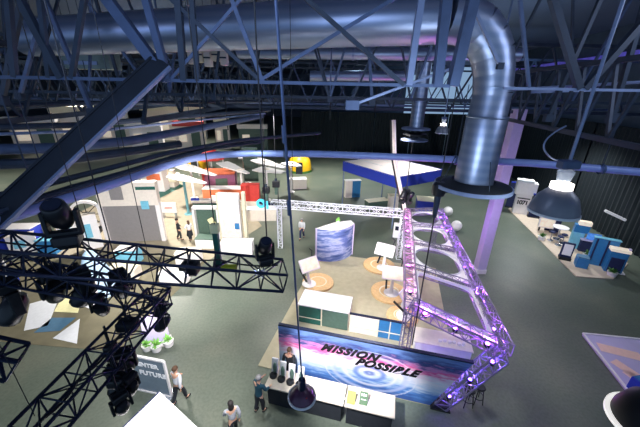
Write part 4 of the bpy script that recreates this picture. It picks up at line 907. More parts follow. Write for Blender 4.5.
stand_on('monitor_stand', 'white-framed monitor standing at the aisle edge of the platform', 'monitor', 564, 259, (('frame', (0, 0, 0.75), (0.7, 0.16, 1.1), NAVY), ('screen', (0, -0.1, 0.78), (0.52, 0.04, 0.85), WHITE), ('foot', (0, 0, 0.1), (0.7, 0.5, 0.2), BLACK)))
stand_on('counter_desk', 'slate blue desk with a lavender screen, right of the pale blue kiosk', 'desk', 586, 251, (('body', (0, 0, 0.45), (1.1, 0.6, 0.9), NAVY), ('screen', (0.1, -0.1, 1.25), (0.8, 0.1, 0.5), SCRBLUE), ('top', (0, 0, 0.93), (1.2, 0.7, 0.06), LAVP)))
stand_on('blue_cube', 'mid blue cube seat in front of the blue wall', 'cube seat', 580, 266, (('cube', (0, 0, 0.35), (0.65, 0.65, 0.7), BLUEP), ('cushion', (0, 0, 0.74), (0.6, 0.6, 0.08), SLATEB)))
stand_on('patterned_panel', 'tall blue patterned panel of the side stand', 'display panel', 597, 265, (('blue_face', (0, 0, 1.0), (1.3, 0.25, 2.0), BLUEP), ('dark_strip', (-0.5, -0.13, 1.0), (0.1, 0.05, 1.9), NAVY), ('dark_strip', (0.1, -0.13, 1.0), (0.1, 0.05, 1.9), NAVY), ('cap', (0, 0, 2.03), (1.4, 0.35, 0.06), TURQ)))
t = stand_on('arm_lamp', 'white tilted arm lamp rising over the blue wall', 'lamp', 606, 258, (('pole', (0, 0, 1.6), (0.08, 0.08, 3.2), BLACK), ('foot', (0, 0, 0.03), (0.5, 0.5, 0.06), BLACK)))
MB().box((-0.45, 0, 3.25), (1.3, 0.3, 0.16), M=Matrix.Rotation(0.35, 3, 'Y')).build('lamp_head', WHITE, t, bevel=0.03)
stand_on('capped_kiosk', 'small blue kiosk with a glowing white cap at the near end of the blue wall', 'kiosk', 611, 271, (('body', (0, 0, 0.75), (0.9, 0.5, 1.5), BLUEP), ('arch', (0, 0, 1.6), (1.0, 0.55, 0.2), SCRWARM), ('front', (0, -0.27, 0.6), (0.7, 0.05, 1.0), NAVY)))
stand_on('end_post', 'slim white end post of the side stand', 'post', 620, 273, (('post', (0, 0, 0.9), (0.12, 0.2, 1.8), LAVP), ('foot', (0, 0, 0.03), (0.4, 0.5, 0.06), WHITE)))
for px, py, lab in ((541, 240, 'leafy plant below the light box at the platform edge'), (611, 276, 'leafy plant at the near corner of the platform'), (586, 258, 'leafy plant behind the mid blue cube seat')):
    p = P(px, py); bush(lab, p, 0.4, None, LEAF)
# glossy lavender stage bottom right
STAGEM = mat('glossy_lavender_deck', (196, 188, 222), 0.25, 0, 0.06, 1.0)
q = [P(583, 333.5, 0.15), P(668, 342, 0.15), P(668, 430, 0.15), P(627, 389, 0.15)]; ce = sum(q, V()) / 4; ce.z = 0
t = thing('stage_deck', 'glossy lavender-white stage deck with peach stripes, right edge', 'stage', ce)
MB().slab([v - ce + V((0, 0, -0.13)) for v in q], 0.13).build('deck', STAGEM, t)
PEACH = mat('peach_stripe', (244, 206, 190), 0.4, 0, 0.05)
for (x0, y0, x1, y1, w0) in ((601, 351, 645, 362, 0.55), (610, 362, 634, 378, 0.45), (622, 372, 650, 392, 0.4)):
    a, c = P(x0, y0, 0.152) - ce, P(x1, y1, 0.152) - ce; n_ = V((-(c - a).y, (c - a).x, 0)).normalized() * w0; MB().slab([a, c, c + n_, a + n_], 0.008).build('stripe', PEACH, t)
mb = MB()
for i in (0, 3): a, c = q[i] - ce, q[(i + 1) % 4] - ce; mb.bar(a + V((0, 0, 0.01)), c + V((0, 0, 0.01)), 0.08, 0.06)
mb.build('edge_trim', WHITE, t)
p = P(638, 391, 0.15); t = thing('blue_bench', 'cobalt blue box bench standing on the lavender stage', 'bench', (p.x + 0.3, p.y, 0.15), 0.2); MB().box((0, 0, 0.3), (1.2, 0.6, 0.6)).build('box', BLUEF, t, bevel=0.04); MB().box((0, 0, 0.62), (1.1, 0.5, 0.05)).build('cushion', BLUEP, t, bevel=0.02)
# ------------------------------------------------------------------ black lighting trusses hung near the camera
BT = 'black hung lighting trusses'
tA0, tA1 = PT(283, 275, 5.6), PT(-40, 248, 4.1)
box_truss('lighting_truss', 'black hung truss running left from the middle of the picture', tA0, tA1, 0.55, NAVYT, 11, rc=0.026, rl=0.014, group=BT, hgt=0.34)
tB0, tB1 = PT(160, 296, 4.7), PT(30, 438, 2.9)
box_truss('lighting_truss', 'black hung truss slanting down to the bottom left corner', tB0, tB1, 0.34, NAVYT, 7, rc=0.02, rl=0.01, group=BT, hgt=0.26)
tC0, tC1 = PT(166, 301, 4.85), PT(-30, 262, 4.3)
box_truss('lighting_truss', 'black hung truss below and behind the long one, left side', tC0, tC1, 0.3, NAVYT, 10, rc=0.022, rl=0.012, group=BT)
box_truss('lighting_truss', 'short black truss end poking in at the left edge of the picture, lower down', PT(18, 362, 3.0), PT(-70, 345, 2.7), 0.24, NAVYT, 4, rc=0.02, rl=0.012, group=BT)
def wire(label, p, z1=16.4, r=0.012, q=None):
    q = q or V((p.x, p.y, z1))
    o = MB().tube((0, 0, 0), q - p, r, 5).build('rigging_wire', RUBBER, loc=p); tag(o, label, 'wire', 'rigging wires')
wire('rigging wire rising from the right end of the long black truss', tA0.lerp(tA1, 0.06) + V((0, 0, 0.18))); wire('rigging wire rising from the middle of the long black truss', tA0.lerp(tA1, 0.66) + V((0, 0, 0.18)), r=0.006)
wire('rigging wire rising from the slanting truss near the fixture cluster', tB0.lerp(tB1, 0.3) + V((0, 0, 0.16)), r=0.007); wire('rigging wire rising from the corner where the black trusses meet', tB0.lerp(tB1, 0.03) + V((0, 0, 0.16)), r=0.005)
wire('rigging wire at the low left end of the slanting truss', tB0.lerp(tB1, 0.95) + V((0, 0, 0.16)), r=0.004)
# moving heads
def make_head(label):
    t = thing('moving_head', label, 'moving light', (0, 0, 0), 0, 'moving lights on the black trusses')   # hangs: origin at the clamp
    MB().box((0, 0, -0.12), (0.34, 0.3, 0.16)).build('base', BLACKP, t, bevel=0.03)
    y = MB()
    for s_ in (-1, 1): y.box((s_ * 0.2, 0, -0.38), (0.06, 0.14, 0.4))
    y.box((0, 0, -0.225), (0.44, 0.16, 0.06)); y.build('yoke', BLACK, t, bevel=0.015)
    R = Matrix.Rotation(0.55, 3, 'X')
    h_ = MB().lathe([(0, 0.2), (0.1, 0.19), (0.16, 0.08), (0.165, -0.1), (0.15, -0.26), (0.13, -0.28), (0, -0.28)], (0, 0, -0.48), 20, M=R).build('head', BLACKP, t)
    MB().lathe([(0, -0.285), (0.115, -0.283), (0.115, -0.3), (0, -0.31)], (0, 0, -0.48), 20, M=R).build('lens', SCRDARK, h_)
    MB().box((0, 0, -0.01), (0.26, 0.07, 0.1)).build('clamp', BLACK, t)
    return t
A_ = lambda f, dz, dx=0.0: tA0.lerp(tA1, f) + V((dx, 0, dz))
B_ = lambda f, dz, dx=0.0: tB0.lerp(tB1, f) + V((dx, 0, dz))
C_ = lambda f, dz, dx=0.0: tC0.lerp(tC1, f) + V((dx, 0, dz))
# point, scale, turn, upright, drop
heads = [(A_(0.715, 0.2), 0.95, 0.4, True, 0, 'moving light standing tall on top of the long black truss, left of the screen wall'),
         (A_(0.715, -0.17), 0.85, 2.4, False, 0, 'moving light hanging directly below the tall upright one on the long black truss'),
         (A_(0.80, -0.17), 0.8, 1.0, False, 0.05, 'moving light hanging from the left half of the long truss, near the floor sheets'),
         (A_(0.93, -0.17), 0.95, 2.6, False, 0.3, 'big moving light hanging low at the far left edge of the trusses'),
         (A_(0.6, -0.17), 0.7, 0.7, False, 0, 'moving light hanging under the long truss, just right of the cone tent'),
         (B_(0.02, -0.15), 0.6, 1.9, False, 0, 'moving light at the corner where the slanting truss starts'),
         (B_(0.42, -0.15, 0.0), 0.55, 0.4, False, 0, 'upper moving light of the cluster on the slanting truss'),
         (B_(0.52, -0.15, 0.0), 0.55, 2.9, False, 0.08, 'middle moving light of the cluster on the slanting truss'),
         (B_(0.55, -0.15, 0.22), 0.5, 1.3, False, 0.12, 'right moving light of the cluster on the slanting truss'),
         (B_(0.66, -0.15, 0.26), 0.5, 0.9, False, 0.15, 'lowest moving light of the cluster, at the bottom edge of the picture'),
         (C_(0.4, -0.15), 0.55, 0.2, False, 0, 'small moving light on the lower black truss in front of the cone tent')]
proto = None
for p, sc_, rz, upr, drop, lab in heads:
    z = V((0, 0, -drop))
    if proto is None:
        proto = make_head(lab); o = proto; o.location = p; o.rotation_euler = (0, 0, rz); o.scale = (sc_,) * 3
    else: o = dup(proto, p + z, rz, lab, (sc_,) * 3)
    o.rotation_euler.x = PI if upr else 0.0
    if drop: MB().tube((0, 0, 0), (0, 0, (drop + 0.12) / sc_), 0.03, 7).build('drop_pole', BLACK, o)
    if p.x - tB0.x > 0.1 and lab.find('cluster') >= 0: MB().bar((0, 0, (drop + 0.06) / sc_), (-0.5, 0.0, (drop + 0.06) / sc_), 0.05, 0.05).build('outrigger', BLACK, o)
pt = A_(0.07, 0.19)
o = dup(proto, pt, 0.5, 'moving light standing upright on the right end of the long black truss', (0.72,) * 3); o.rotation_euler.x = PI
o = dup(proto, PT(409, 204, 20.0), 0.9, 'black moving light on the far corner of the booth trusses, right one', (1.1,) * 3); o.rotation_euler.x = PI
o = dup(proto, PT(402, 203, 20.0), 2.2, 'black moving light on the far corner of the booth trusses, left one', (1.1,) * 3); o.rotation_euler.x = PI
# truss clutter: bags, boxes, par bars
for lab, px, py, t_, d_ in (('black chain bag hanging under the slanting truss', 112, 352, 4.0, (0.14, 0.14, 0.26)), ('black dimmer box on the slanting truss', 128, 325, 4.1, (0.26, 0.18, 0.14)), ('black dimmer box hanging at the fixture cluster', 118, 380, 3.8, (0.22, 0.18, 0.14)), ('black cable box on the long black truss near its middle', 190, 268, 5.3, (0.3, 0.25, 0.2))):
    p = PT(px, py, t_); t = thing('equipment_box', lab, 'equipment box', p); MB().box((0, 0, 0), d_).build('case', BLACKP, t, bevel=0.03); MB().box((0, 0, d_[2] / 2 + 0.02), (d_[0] * 0.5, 0.04, 0.05)).build('handle', BLACK, t); MB().tube((0, 0, d_[2] / 2), (0, 0, d_[2] / 2 + 0.3), 0.015, 5).build('strap', RUBBER, t)
p = PT(217, 246, 5.6); t = thing('hoist_hook', 'upright dark green hook bar with a yellow tip on the long black truss', 'hoist', p)
MB().box((0, 0, -0.05), (0.09, 0.09, 0.7)).build('bar', GREEN, t); MB().box((0, 0, 0.36), (0.14, 0.12, 0.16)).build('tip', PALEY, t); MB().box((0.02, 0, -0.42), (0.2, 0.2, 0.1)).build('clamp', BLACK, t); MB().tube((0, 0, 0.4), (0, 0, 7.5), 0.01, 5).build('chain', RUBBER, t)
p = PT(229, 268, 5.5); o = MB().box((0, 0, 0), (0.26, 0.1, 0.1)).build('yellow_tag', LIME, loc=p); tag(o, 'yellow-green marker strapped on the long black truss', 'marker')
# cables drooping along the trusses
def cable(label, pts, r=0.014, m=RUBBER):
    p0 = pts[0]; n_ = []
    for i in range(len(pts) - 1):
        for k in range(6): n_.append(pts[i].lerp(pts[i + 1], k / 6) - p0 + V((0, 0, -0.06 * math.sin(PI * k / 6))))
    n_.append(pts[-1] - p0); o = MB().path(n_, r, 6).build('cable', m, loc=p0); tag(o, label, 'cable')
cable('black cable looping along the top of the long black truss', [tA0.lerp(tA1, f) + V((0, 0, 0.2)) for f in (0.02, 0.25, 0.45, 0.7, 0.98)])
cable('black cable looping along the slanting truss', [tB0.lerp(tB1, f) + V((0.1, 0, 0.17)) for f in (0.02, 0.25, 0.5, 0.75, 0.98)])
cable('black cable hanging in a loop below the moving lights at the left', [A_(0.72, -0.1), A_(0.76, -0.55), A_(0.83, -0.4), A_(0.9, -0.1)])

# ------------------------------------------------------------------ hanging rods, loom, hoists, lamps in the middle
LZ = PT(302, 397, 5.3)
def pendant(label, p, r, zt, on=False, shade=SMOKE, cat='lamp', grp=None, rim=WHITEV, rw=0.0):
    t = thing('pendant_lamp', label, cat, p, 0, grp)             # origin at the rim
    MB().lathe([(r, 0), (r * 0.98, r * 0.25), (r * 0.8, r * 0.75), (r * 0.45, r * 1.12), (r * 0.3, r * 1.2), (r * 0.28, r * 1.16), (r * 0.42, r * 1.08), (r * 0.76, r * 0.72), (r * 0.94, r * 0.24), (r * 0.96, 0)], (0, 0, 0), 36).build('shade', shade, t)
    MB().lathe([(r * 0.95, -0.012), (r * (1.04 + rw), -0.012), (r * (1.04 + rw), 0.015), (r * 0.95, 0.015), (r * 0.95, -0.012)], (0, 0, 0), 36).build('rim', rim, t)
    MB().lathe([(r * 0.27, r * 1.12), (r * 0.44, r * 1.16), (r * 0.44, r * 1.4), (r * 0.27, r * 1.44), (r * 0.27, r * 1.12)], (0, 0, 0), 24).build('lit_collar', LAMPON if on else STEELL, t)
    MB().lathe([(0, r * 1.4), (r * 0.24, r * 1.42), (r * 0.34, r * 1.95), (r * 0.2, r * 2.05), (0, r * 2.05)], (0, 0, 0), 20).build('lamp_holder', GLASS if on else BLACKP, t)
    MB().box((0, 0, r * 2.25), (r * 0.8, r * 0.5, r * 0.4)).build('ballast_box', STEEL, t, bevel=0.02)
    MB().sphere((0, 0, r * 0.75), r * 0.22, 12, 8, (1, 1, 1.5)).build('bulb', LAMPON if on else WHITEV, t)
    MB().tube((0, 0, r * 2.4), (0, 0, zt - p.z), 0.016, 6).build('rod', STEELL if on else STEELD, t)
    return t
pendant('bell-shaped hanging lamp glowing at its collar, in front of the black curtain', PT(553, 212, 3.35), 0.235, 12.6, True)
q = PT(442, 133, 11.5); pendant('small distant bell lamp glowing, left of the big upright duct', q, 0.24, 13, True)
# curly cord of the near lamp
p = PT(563, 160, 3.35); pts = [p + V((-0.02, 0, 0))] + [PT(x, y, 3.35) for x, y in ((553, 160), (543, 150), (545, 140), (556, 131), (566, 126))]
for _ in range(3):
    nw = [pts[0]]
    for i in range(len(pts) - 1): nw += [pts[i].lerp(pts[i + 1], 0.25), pts[i].lerp(pts[i + 1], 0.75)]
    pts = nw + [pts[-1]]
o = MB().path([v - p for v in pts], 0.009, 6).build('cord', STEELL, loc=p); tag(o, 'pale cord looping beside the glowing bell lamp', 'cord')
# lamp seen from above on a long rod
t = thing('pendant_lamp', 'round lamp on a long thin rod, hanging low in front of the counters', 'lamp', LZ)
r = 0.235
MB().lathe([(r * 0.97, -0.02), (r * 1.06, 0.0), (r * 1.03, 0.04), (r * 0.93, 0.03), (r * 0.97, -0.02)], (0, 0, 0), 36).build('rim', WHITEV, t)
MB().lathe([(r * 0.98, 0), (r * 0.9, 0.06), (r * 0.5, 0.16), (r * 0.2, 0.22), (0, 0.23)], (0, 0, 0), 36).build('shade', mat('plum_shade', (86, 52, 78), 0.3, 0.1, 0.25, 8), t)
MB().lathe([(0, 0.22), (0.07, 0.22), (0.06, 0.42), (0, 0.43)], (0, 0, 0), 16).build('cap', NAVYT, t)
rt = PY(275, 0, LZ.y); rd = (rt - LZ); rd = rd * ((16.4 - LZ.z) / rd.z)
MB().tube((0, 0, 0.42), rd, 0.013, 8, 0.022).build('rod', STEEL, t); MB().box((0.05, -0.1, 0.12), (0.09, 0.05, 0.03)).build('red_tag', RED, t)
for f in (0.33, 0.42): MB().tube(rd * f, rd * (f + 0.02), 0.028, 8).build('coupler', STEEL, t)
# second thin rod beside
p = PT(293, 200, 9.2); wire('thin dark hanging line right of the long lamp rod', p, 16.4, 0.008)
# near lamp bottom right
pendant('large dark lamp bowl with a white rim cut off by the bottom right corner', PT(651, 426, 2.6), 0.27, 14, False, BLACK, rim=RINGW, rw=0.1)
# chain hoist above the booth's near corner
hc = P(412, 345, 2.5); hb_ = hc.z; hc.z = 0; ht = ZH(436, 188, hc)
t = thing('chain_hoist', 'dark chain hoist beside the flared duct, its chain reaching down to the banner wall', 'hoist', (hc.x, hc.y, ht))
MB().lathe([(0, -0.2), (0.17, -0.2), (0.2, -0.1), (0.2, 0.12), (0.12, 0.2), (0, 0.2)], (0, 0, 0), 16).build('motor', BLACKP, t); MB().box((0.15, 0, 0.0), (0.2, 0.2, 0.22)).build('gear_box', STEELD, t, bevel=0.03)
MB().tube((0, 0, -0.15), (0, 0, -0.9), 0.1, 10, 0.06).build('chain_bag', STEELD, t); MB().tube((0.0, 0, -0.2), (0.0, 0, hb_ - ht), 0.022, 6).build('chain', RUBBER, t); MB().tube((0, 0, 0.2), (0, 0, 16.4 - ht), 0.015, 5).build('wire', RUBBER, t)
# white cable loom to the far corner of the booth
a, c = PT(393, 120, 18.5), bk + V((0, 0, 0.2))
t = thing('cable_loom', 'pale and black cable loom dropping past the canopy to the booth trusses', 'cable loom', c)
mid = [PT(393, 120, 18.5), PT(394, 158, 19), PT(398, 180, 19.6), c]
for k, (mm, rr, ox) in enumerate(((WARMW, 0.08, 0.0), (RUBBER, 0.06, -0.13), (WHITE, 0.06, 0.12))):
    MB().path([v - c + V((ox, 0.03 * k, 0)) for v in mid], rr, 8).build('cable', mm, t)
for px, py, t_, lab in ((266, 190, 20.5, 'dark chain hoist over the left end of the rear truss'), (276, 184, 21, 'second dark chain hoist over the rear truss, beside the hanging rods'), (406, 192, 20.2, 'dark chain hoist over the far corner lamps of the booth')):
    p = PT(px, py, t_); t = thing('chain_hoist', lab, 'hoist', p); MB().box((0, 0, 0), (0.5, 0.35, 0.45)).build('motor', BLACKP, t, bevel=0.05); MB().tube((0.0, 0, -0.2), (0, 0, -0.75), 0.16, 10, 0.11).build('chain_bag', GREENG, t)
    MB().tube((0, 0, 0.2), (0, 0, 16.4 - p.z), 0.03, 6).build('chain', RUBBER, t); MB().box((0, 0, 0.3), (0.16, 0.12, 0.2)).build('hook_block', STEELD, t); MB().tube((0.12, 0, -0.2), (0.12, 0, 3.6 - p.z), 0.03, 6).build('load_chain', RUBBER, t)
# odd rod of clutter in the roof: slim hangers
for i, (px, py, Y, lab) in enumerate(((375, 112, 17, 'slim hanging rod in front of the centre curtains'), (330, 120, 17.4, 'slim hanging rod left of centre in front of the curtains'), (228, 130, 17, 'slim hanging rod above the red-roofed stands'))):
    p = PY(px, py, Y); wire(lab, p, 16.4, 0.035)

# ------------------------------------------------------------------ people
def skin_mesh(pts, edges, rad, root=0, sub=2):
    bm = bmesh.new(); lay = bm.verts.layers.skin.verify(); vs = []
    for i, p in enumerate(pts):
        v = bm.verts.new(p); r = rad[i]; v[lay].radius = (r, r) if not isinstance(r, tuple) else r; v[lay].use_root = (i == root); vs.append(v)
    for a, c in edges: bm.edges.new((vs[a], vs[c]))
    me = bpy.data.meshes.new('tmp'); bm.to_mesh(me); bm.free()
    o = bpy.data.objects.new('tmp', me); COL.objects.link(o)
    s_ = o.modifiers.new('skin', 'SKIN'); s_.use_smooth_shade = True; s_.branch_smoothing = 0.6
    if sub: sb_ = o.modifiers.new('sub', 'SUBSURF'); sb_.levels = sub; sb_.render_levels = sub
    bpy.context.view_layer.update()
    me2 = bpy.data.meshes.new_from_object(o.evaluated_get(bpy.context.evaluated_depsgraph_get()))
    bpy.data.objects.remove(o)
    return me2
def link_mesh(name, me, m, parent):
    me.materials.clear(); me.materials.append(m); o = bpy.data.objects.new(name, me); me.name = name; COL.objects.link(o); o.parent = parent; return o
def person(label, p, rz, top, bottom, hair, H=1.75, step=0.0, lean=0.0, armL=(0.1, 0.15), armR=(0.1, 0.15), longhair=False, skirt=None, turn=0.0, coat=False):
    """faces local +y; step = half stride; arm = (forward swing, elbow bend)"""
    k = H / 1.75; t = thing('person', label, 'person', p, rz)
    def Lf(z, y=0): return V((0, y + lean * max(0, z - 0.92), z))
    pel, sp1, ch, nk = Lf(0.95), Lf(1.14), Lf(1.34), Lf(1.5)
    hd0, hd1, hd2 = Lf(1.555, 0.012), Lf(1.63, 0.02), Lf(1.7, 0.012)
    pts = [pel, sp1, ch, nk, hd0, hd1, hd2]; rad = [(0.13, 0.105), (0.12, 0.095), (0.15, 0.105), 0.055, (0.062, 0.07), (0.075, 0.092), (0.062, 0.075)]
    ed = [(0, 1), (1, 2), (2, 3), (3, 4), (4, 5), (5, 6)]; arms, legs = {}, {}
    # nose
    pts.append(hd1 + V((0, 0.105, -0.01))); rad.append(0.014); ed.append((5, 7))
    for s_ in (-1, 1): pts.append(hd1 + V((s_ * 0.085, 0, -0.01))); rad.append(0.016); ed.append((5, len(pts) - 1))
    for s_, (sw, bd) in ((-1, armL), (1, armR)):
        sh = Lf(1.43) + V((s_ * 0.185, 0, 0)); el = sh + V((s_ * 0.05, 0.29 * math.sin(sw), -0.29 * math.cos(sw))); wr = el + V((-s_ * 0.03 * bd, 0.25 * math.sin(sw + bd), -0.25 * math.cos(sw + bd))); dr = (wr - el).normalized(); hn = wr + dr * 0.08
        i0 = len(pts); pts += [sh, el, wr, hn]; rad += [0.062, 0.045, 0.03, (0.038, 0.018)]; ed += [(2, i0), (i0, i0 + 1), (i0 + 1, i0 + 2), (i0 + 2, i0 + 3)]
        sx = V((0, 1, 0)) if abs(dr.y) < 0.8 else V((0, 0, 1)); inn = V((-s_, 0, 0))
        for f, ln in enumerate((0.085, 0.095, 0.09, 0.07)):
            b_ = hn + sx * (0.03 - 0.02 * f); m_ = b_ + dr * ln * 0.6; e_ = m_ + dr * ln * 0.35 + inn * ln * 0.3
            j = len(pts); pts += [m_, e_]; rad += [0.0095, 0.008]; ed += [(i0 + 3, j), (j, j + 1)]
        j = len(pts); th = wr + dr * 0.03 + sx * 0.045 + inn * 0.01; pts += [th, th + dr * 0.05 + sx * 0.012]; rad += [0.012, 0.0095]; ed += [(i0 + 2, j), (j, j + 1)]
        arms[s_] = (sh, el, wr)
    for s_ in (-1, 1):
        st = step * s_; hp = V((s_ * 0.095, 0, 0.9)); kn = V((s_ * 0.1, st * 0.55 + 0.04, 0.5)); an = V((s_ * 0.1, st - (0.06 if st < 0 else 0), 0.09 + (0.06 if st < 0 else 0))); toe = an + V((s_ * 0.02, 0.17, -0.055))
        i0 = len(pts); pts += [hp, kn, an, toe]; rad += [0.095, 0.062, 0.042, (0.04, 0.028)]; ed += [(0, i0), (i0, i0 + 1), (i0 + 1, i0 + 2), (i0 + 2, i0 + 3)]; legs[s_] = (hp, kn, an, toe)
    K = lambda L_: [v * k for v in L_]
    KR = lambda L_, g=1.0: [tuple(x * k * g for x in r) if isinstance(r, tuple) else r * k * g for r in L_]
    link_mesh('body', skin_mesh(K(pts), ed, KR(rad), 0, 1), SKIN, t)
    # shirt or jacket
    q_ = [Lf(0.93 if not coat else 0.84), sp1, ch, Lf(1.475)]; r_ = [(0.165, 0.135), (0.15, 0.12), (0.18, 0.13), (0.085, 0.08)]; e_ = [(0, 1), (1, 2), (2, 3)]
    for s_ in (-1, 1):
        sh, el, wr = arms[s_]; i0 = len(q_); q_ += [sh, el, el.lerp(wr, 0.88)]; r_ += [0.082, 0.062, 0.047]; e_ += [(2, i0), (i0, i0 + 1), (i0 + 1, i0 + 2)]
    link_mesh('jacket' if coat else 'shirt', skin_mesh(K(q_), e_, KR(r_), 0, 2), top, t)
    if skirt:
        link_mesh('skirt', MB().lathe([(0.17 * k, 0.98 * k), (0.2 * k, 0.85 * k), (0.24 * k, 0.52 * k), (0.22 * k, 0.52 * k), (0.15 * k, 0.98 * k)], (0, 0, 0), 18).build('tmp', skirt, None).data, skirt, t); bpy.data.objects.remove(bpy.data.objects['tmp'])
    q_ = [Lf(1.0), V((0, 0, 0.9))]; r_ = [(0.15, 0.125), (0.15, 0.125)]; e_ = [(0, 1)]
    for s_ in (-1, 1):
        hp, kn, an, toe = legs[s_]; i0 = len(q_); q_ += [hp + V((0, 0, -0.06)), kn, kn.lerp(an, 0.92)]; r_ += [0.108, 0.078, 0.062]; e_ += [(1, i0), (i0, i0 + 1), (i0 + 1, i0 + 2)]
    link_mesh('trousers', skin_mesh(K(q_), e_, KR(r_), 0, 2), bottom, t)
    for s_ in (-1, 1):
        hp, kn, an, toe = legs[s_]; lo = min(an.z, toe.z) ; heel = an + V((0, -0.05, -0.045)); link_mesh('shoe', skin_mesh(K([heel, an + V((0, 0.04, -0.03)), toe + V((0, 0.03, 0))]), [(0, 1), (1, 2)], KR([0.042, 0.05, 0.036]), 0, 1), DARKC, t)
    hb = MB(); hb.sphere(K([hd2 + V((0, -0.018, -0.012))])[0], 0.108 * k, 16, 10, (0.9, 1.05, 0.9))
    if longhair: hb.sphere(K([hd0 + V((0, -0.06, 0.0))])[0], 0.1 * k, 14, 9, (1.0, 0.75, 1.5))
    hb.build('hair', hair, t)
    for s_ in (-1, 1): MB().sphere(K([hd1 + V((s_ * 0.032, 0.088, 0.008))])[0], 0.012 * k, 8, 6).build('eye', INK, t)
    MB().box(K([hd0 + V((0, 0.082, 0.012))])[0], (0.045 * k, 0.012, 0.01)).build('mouth', RED, t)
    return t
person('person in a teal jacket and dark trousers standing at the left end of the counter', P(260, 412), -0.75 + 0.2, TEALJ, DARKC, HAIRG, 1.76, 0.06, 0.08, (0.5, 1.1), (0.3, 0.9), coat=True)
person('dark-haired person in a pale patterned top at the bottom edge, walking', P(235, 437), 0.5, GREYC, DARKC, HAIRD, 1.68, 0.22, 0.05, (0.35, 0.5), (-0.3, 0.4), longhair=True)
person('person in a white top and dark trousers striding past the lettered glass board', P(181, 402), -0.35, WHITEC, DARKC, HAIRB, 1.74, 0.2, 0.06, (0.4, 0.4), (-0.35, 0.3))
cs, cq = BL(289, 384)
person('person in a dark suit standing between the counter and the printed wall', BP(cs, qm + 1.2, 0.0), BA + PI, DARKC, DARKC, HAIRB, 1.76, 0.0, 0.0, (0.6, 0.8), (0.2, 0.5), coat=True)
person('person in a white shirt and navy trousers walking alone down the aisle', P(302, 239), 2.9, WHITEC, NAVY, HAIRG, 1.78, 0.16, 0.03, (0.3, 0.3), (-0.25, 0.3))
person('person in black, left of the pair near the portal frame', P(180, 240), -0.9, DARKC, DARKC, HAIRD, 1.8, 0.08, 0.0, (0.3, 0.6), (0.1, 0.3), coat=True)
person('person in a white top and black skirt, right of the pair near the portal frame', P(191, 241), 0.9, WHITEC, DARKC, HAIRB, 1.7, 0.08, 0.0, (0.4, 1.0), (0.4, 0.8), longhair=True, skirt=DARKC)

# ------------------------------------------------------------------ light
w = bpy.data.worlds.new('hall_air'); SC.world = w; w.use_nodes = True
bg = w.node_tree.nodes['Background']; bg.inputs[0].default_value = (0.24, 0.38, 0.58, 1); bg.inputs[1].default_value = 0.95
def lamp(kind, p, e, c=(1, 1, 1), size=0.3, tgt=None, **kw):
    ld = bpy.data.lights.new('hall_light', kind); ld.energy = e; ld.color = c
    if kind == 'AREA': ld.size = size
    else: ld.shadow_soft_size = size
    for k_, v_ in kw.items(): setattr(ld, k_, v_)
    o = bpy.data.objects.new('hall_light', ld); COL.objects.link(o); o.location = p
    if tgt is not None: o.rotation_euler = (V(tgt) - V(p)).to_track_quat('-Z', 'Y').to_euler()
    return o
for (x, y, e, c) in ((-3, 20, 2400, (1, 0.95, 0.86)), (3, 14, 2000, (1, 0.95, 0.9)), (9, 26, 2200, (1, 1, 0.93)), (14, 17, 800, (0.95, 0.98, 1)), (-14, 24, 9500, (1, 0.94, 0.86)), (-20, 38, 11000, (1, 0.95, 0.88)), (-4, 38, 9000, (1, 0.97, 0.9)), (7, 40, 5000, (0.95, 1, 1)),
        (-10, 13, 2000, (1, 0.96, 0.86)), (-2, 9, 900, (0.93, 1, 0.97)), (5, 6.5, 420, (0.85, 0.95, 1)), (20, 27, 4200, (0.92, 0.97, 1)), (-24, 60, 7500, (1, 0.95, 0.88)), (-45, 60, 7000, (1, 0.95, 0.88)), (-40, 30, 9000, (1, 0.95, 0.88)), (17, 14, 260, (0.8, 0.9, 1))):
    lamp('SPOT', (x, y, 9.4), e, c, 0.5, tgt=(x, y, 0), spot_size=math.radians(128), spot_blend=0.7)
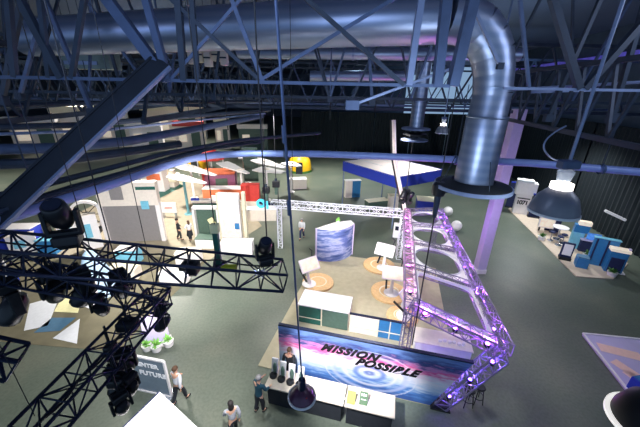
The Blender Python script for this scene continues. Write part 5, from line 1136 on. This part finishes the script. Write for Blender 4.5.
# fill spots added at the black trusses to brighten banner, stands and canopy
lamp('SPOT', tA0.lerp(tA1, 0.1) + V((0, 0, -0.3)), 6500, (0.97, 0.97, 1), 0.15, tgt=BP(3.8, 0, 1.5), spot_size=math.radians(40), spot_blend=0.6)
lamp('SPOT', tA0.lerp(tA1, 0.4) + V((0, 0, -0.3)), 15000, (1, 0.97, 0.93), 0.15, tgt=(-11, 24, 1.5), spot_size=math.radians(66), spot_blend=0.6)
lamp('SPOT', tA0.lerp(tA1, 0.15) + V((0, 0, -0.3)), 14000, (1, 0.98, 0.97), 0.15, tgt=(5.5, 25, 3), spot_size=math.radians(40), spot_blend=0.6)
lamp('SPOT', (13, 16, 9.4), 1500, (0.95, 0.98, 1), 0.2, tgt=(20.0, 22.5, 0.4), spot_size=math.radians(52), spot_blend=0.6)  # fill spot added above the aisle to brighten the side stand
for i, (p, nm) in enumerate(parspots):
    c = (1.0, 0.16, 0.62) if nm.startswith('left') else ((0.22, 0.12, 1.0) if nm.startswith('leaning') else (0.5, 0.12, 1.0))
    lamp('POINT', p + V((0, 0, -0.02)), 58, c, 0.05)
lamp('SPOT', tA0.lerp(tA1, 0.25) + V((0, 0, -0.3)), 3600, (1, 0.98, 0.97), 0.15, tgt=(-4.6, 5.6, 3), spot_size=math.radians(70), spot_blend=0.6)  # fill spot added to whiten the pavilion roof
# dim fill points added in the roof to lift dark steel and curtains
for p_, e_ in (((5, 44, 11), 420), ((-14, 30, 12.5), 300), ((13, 24, 12.5), 260), ((18, 36, 11), 260), ((-30, 45, 12.5), 420), ((2, 20, 13.5), 160)): lamp('POINT', p_, e_, (0.55, 0.78, 1.0), 0.3)
# cool light washing the roof steel and duct from the side
lamp('AREA', (-2, 2.0, 12.6), 120, (0.5, 0.65, 1.0), 3.0, tgt=(0, 14, 13.0))
lamp('AREA', (9, 4, 13.5), 170, (0.65, 0.75, 1.0), 3.0, tgt=(3, 12, 12.0))
lamp('AREA', (-14, 3, 13.0), 110, (0.5, 0.62, 1.0), 3.0, tgt=(-10, 14, 12.0))
lamp('AREA', (2, 5.0, 9.6), 90, (0.7, 0.82, 1.0), 2.0, tgt=(1, 10, 10.0))
lamp('POINT', (P(481, 274) + V((-1.6, -2.2, 4.5))), 240, (0.72, 0.55, 1.0), 0.3)
vs_ = SC.view_settings; vs_.view_transform = 'Standard'; vs_.look = 'None'; vs_.exposure = 0.0; vs_.gamma = 1.0; vs_.use_curve_mapping = False
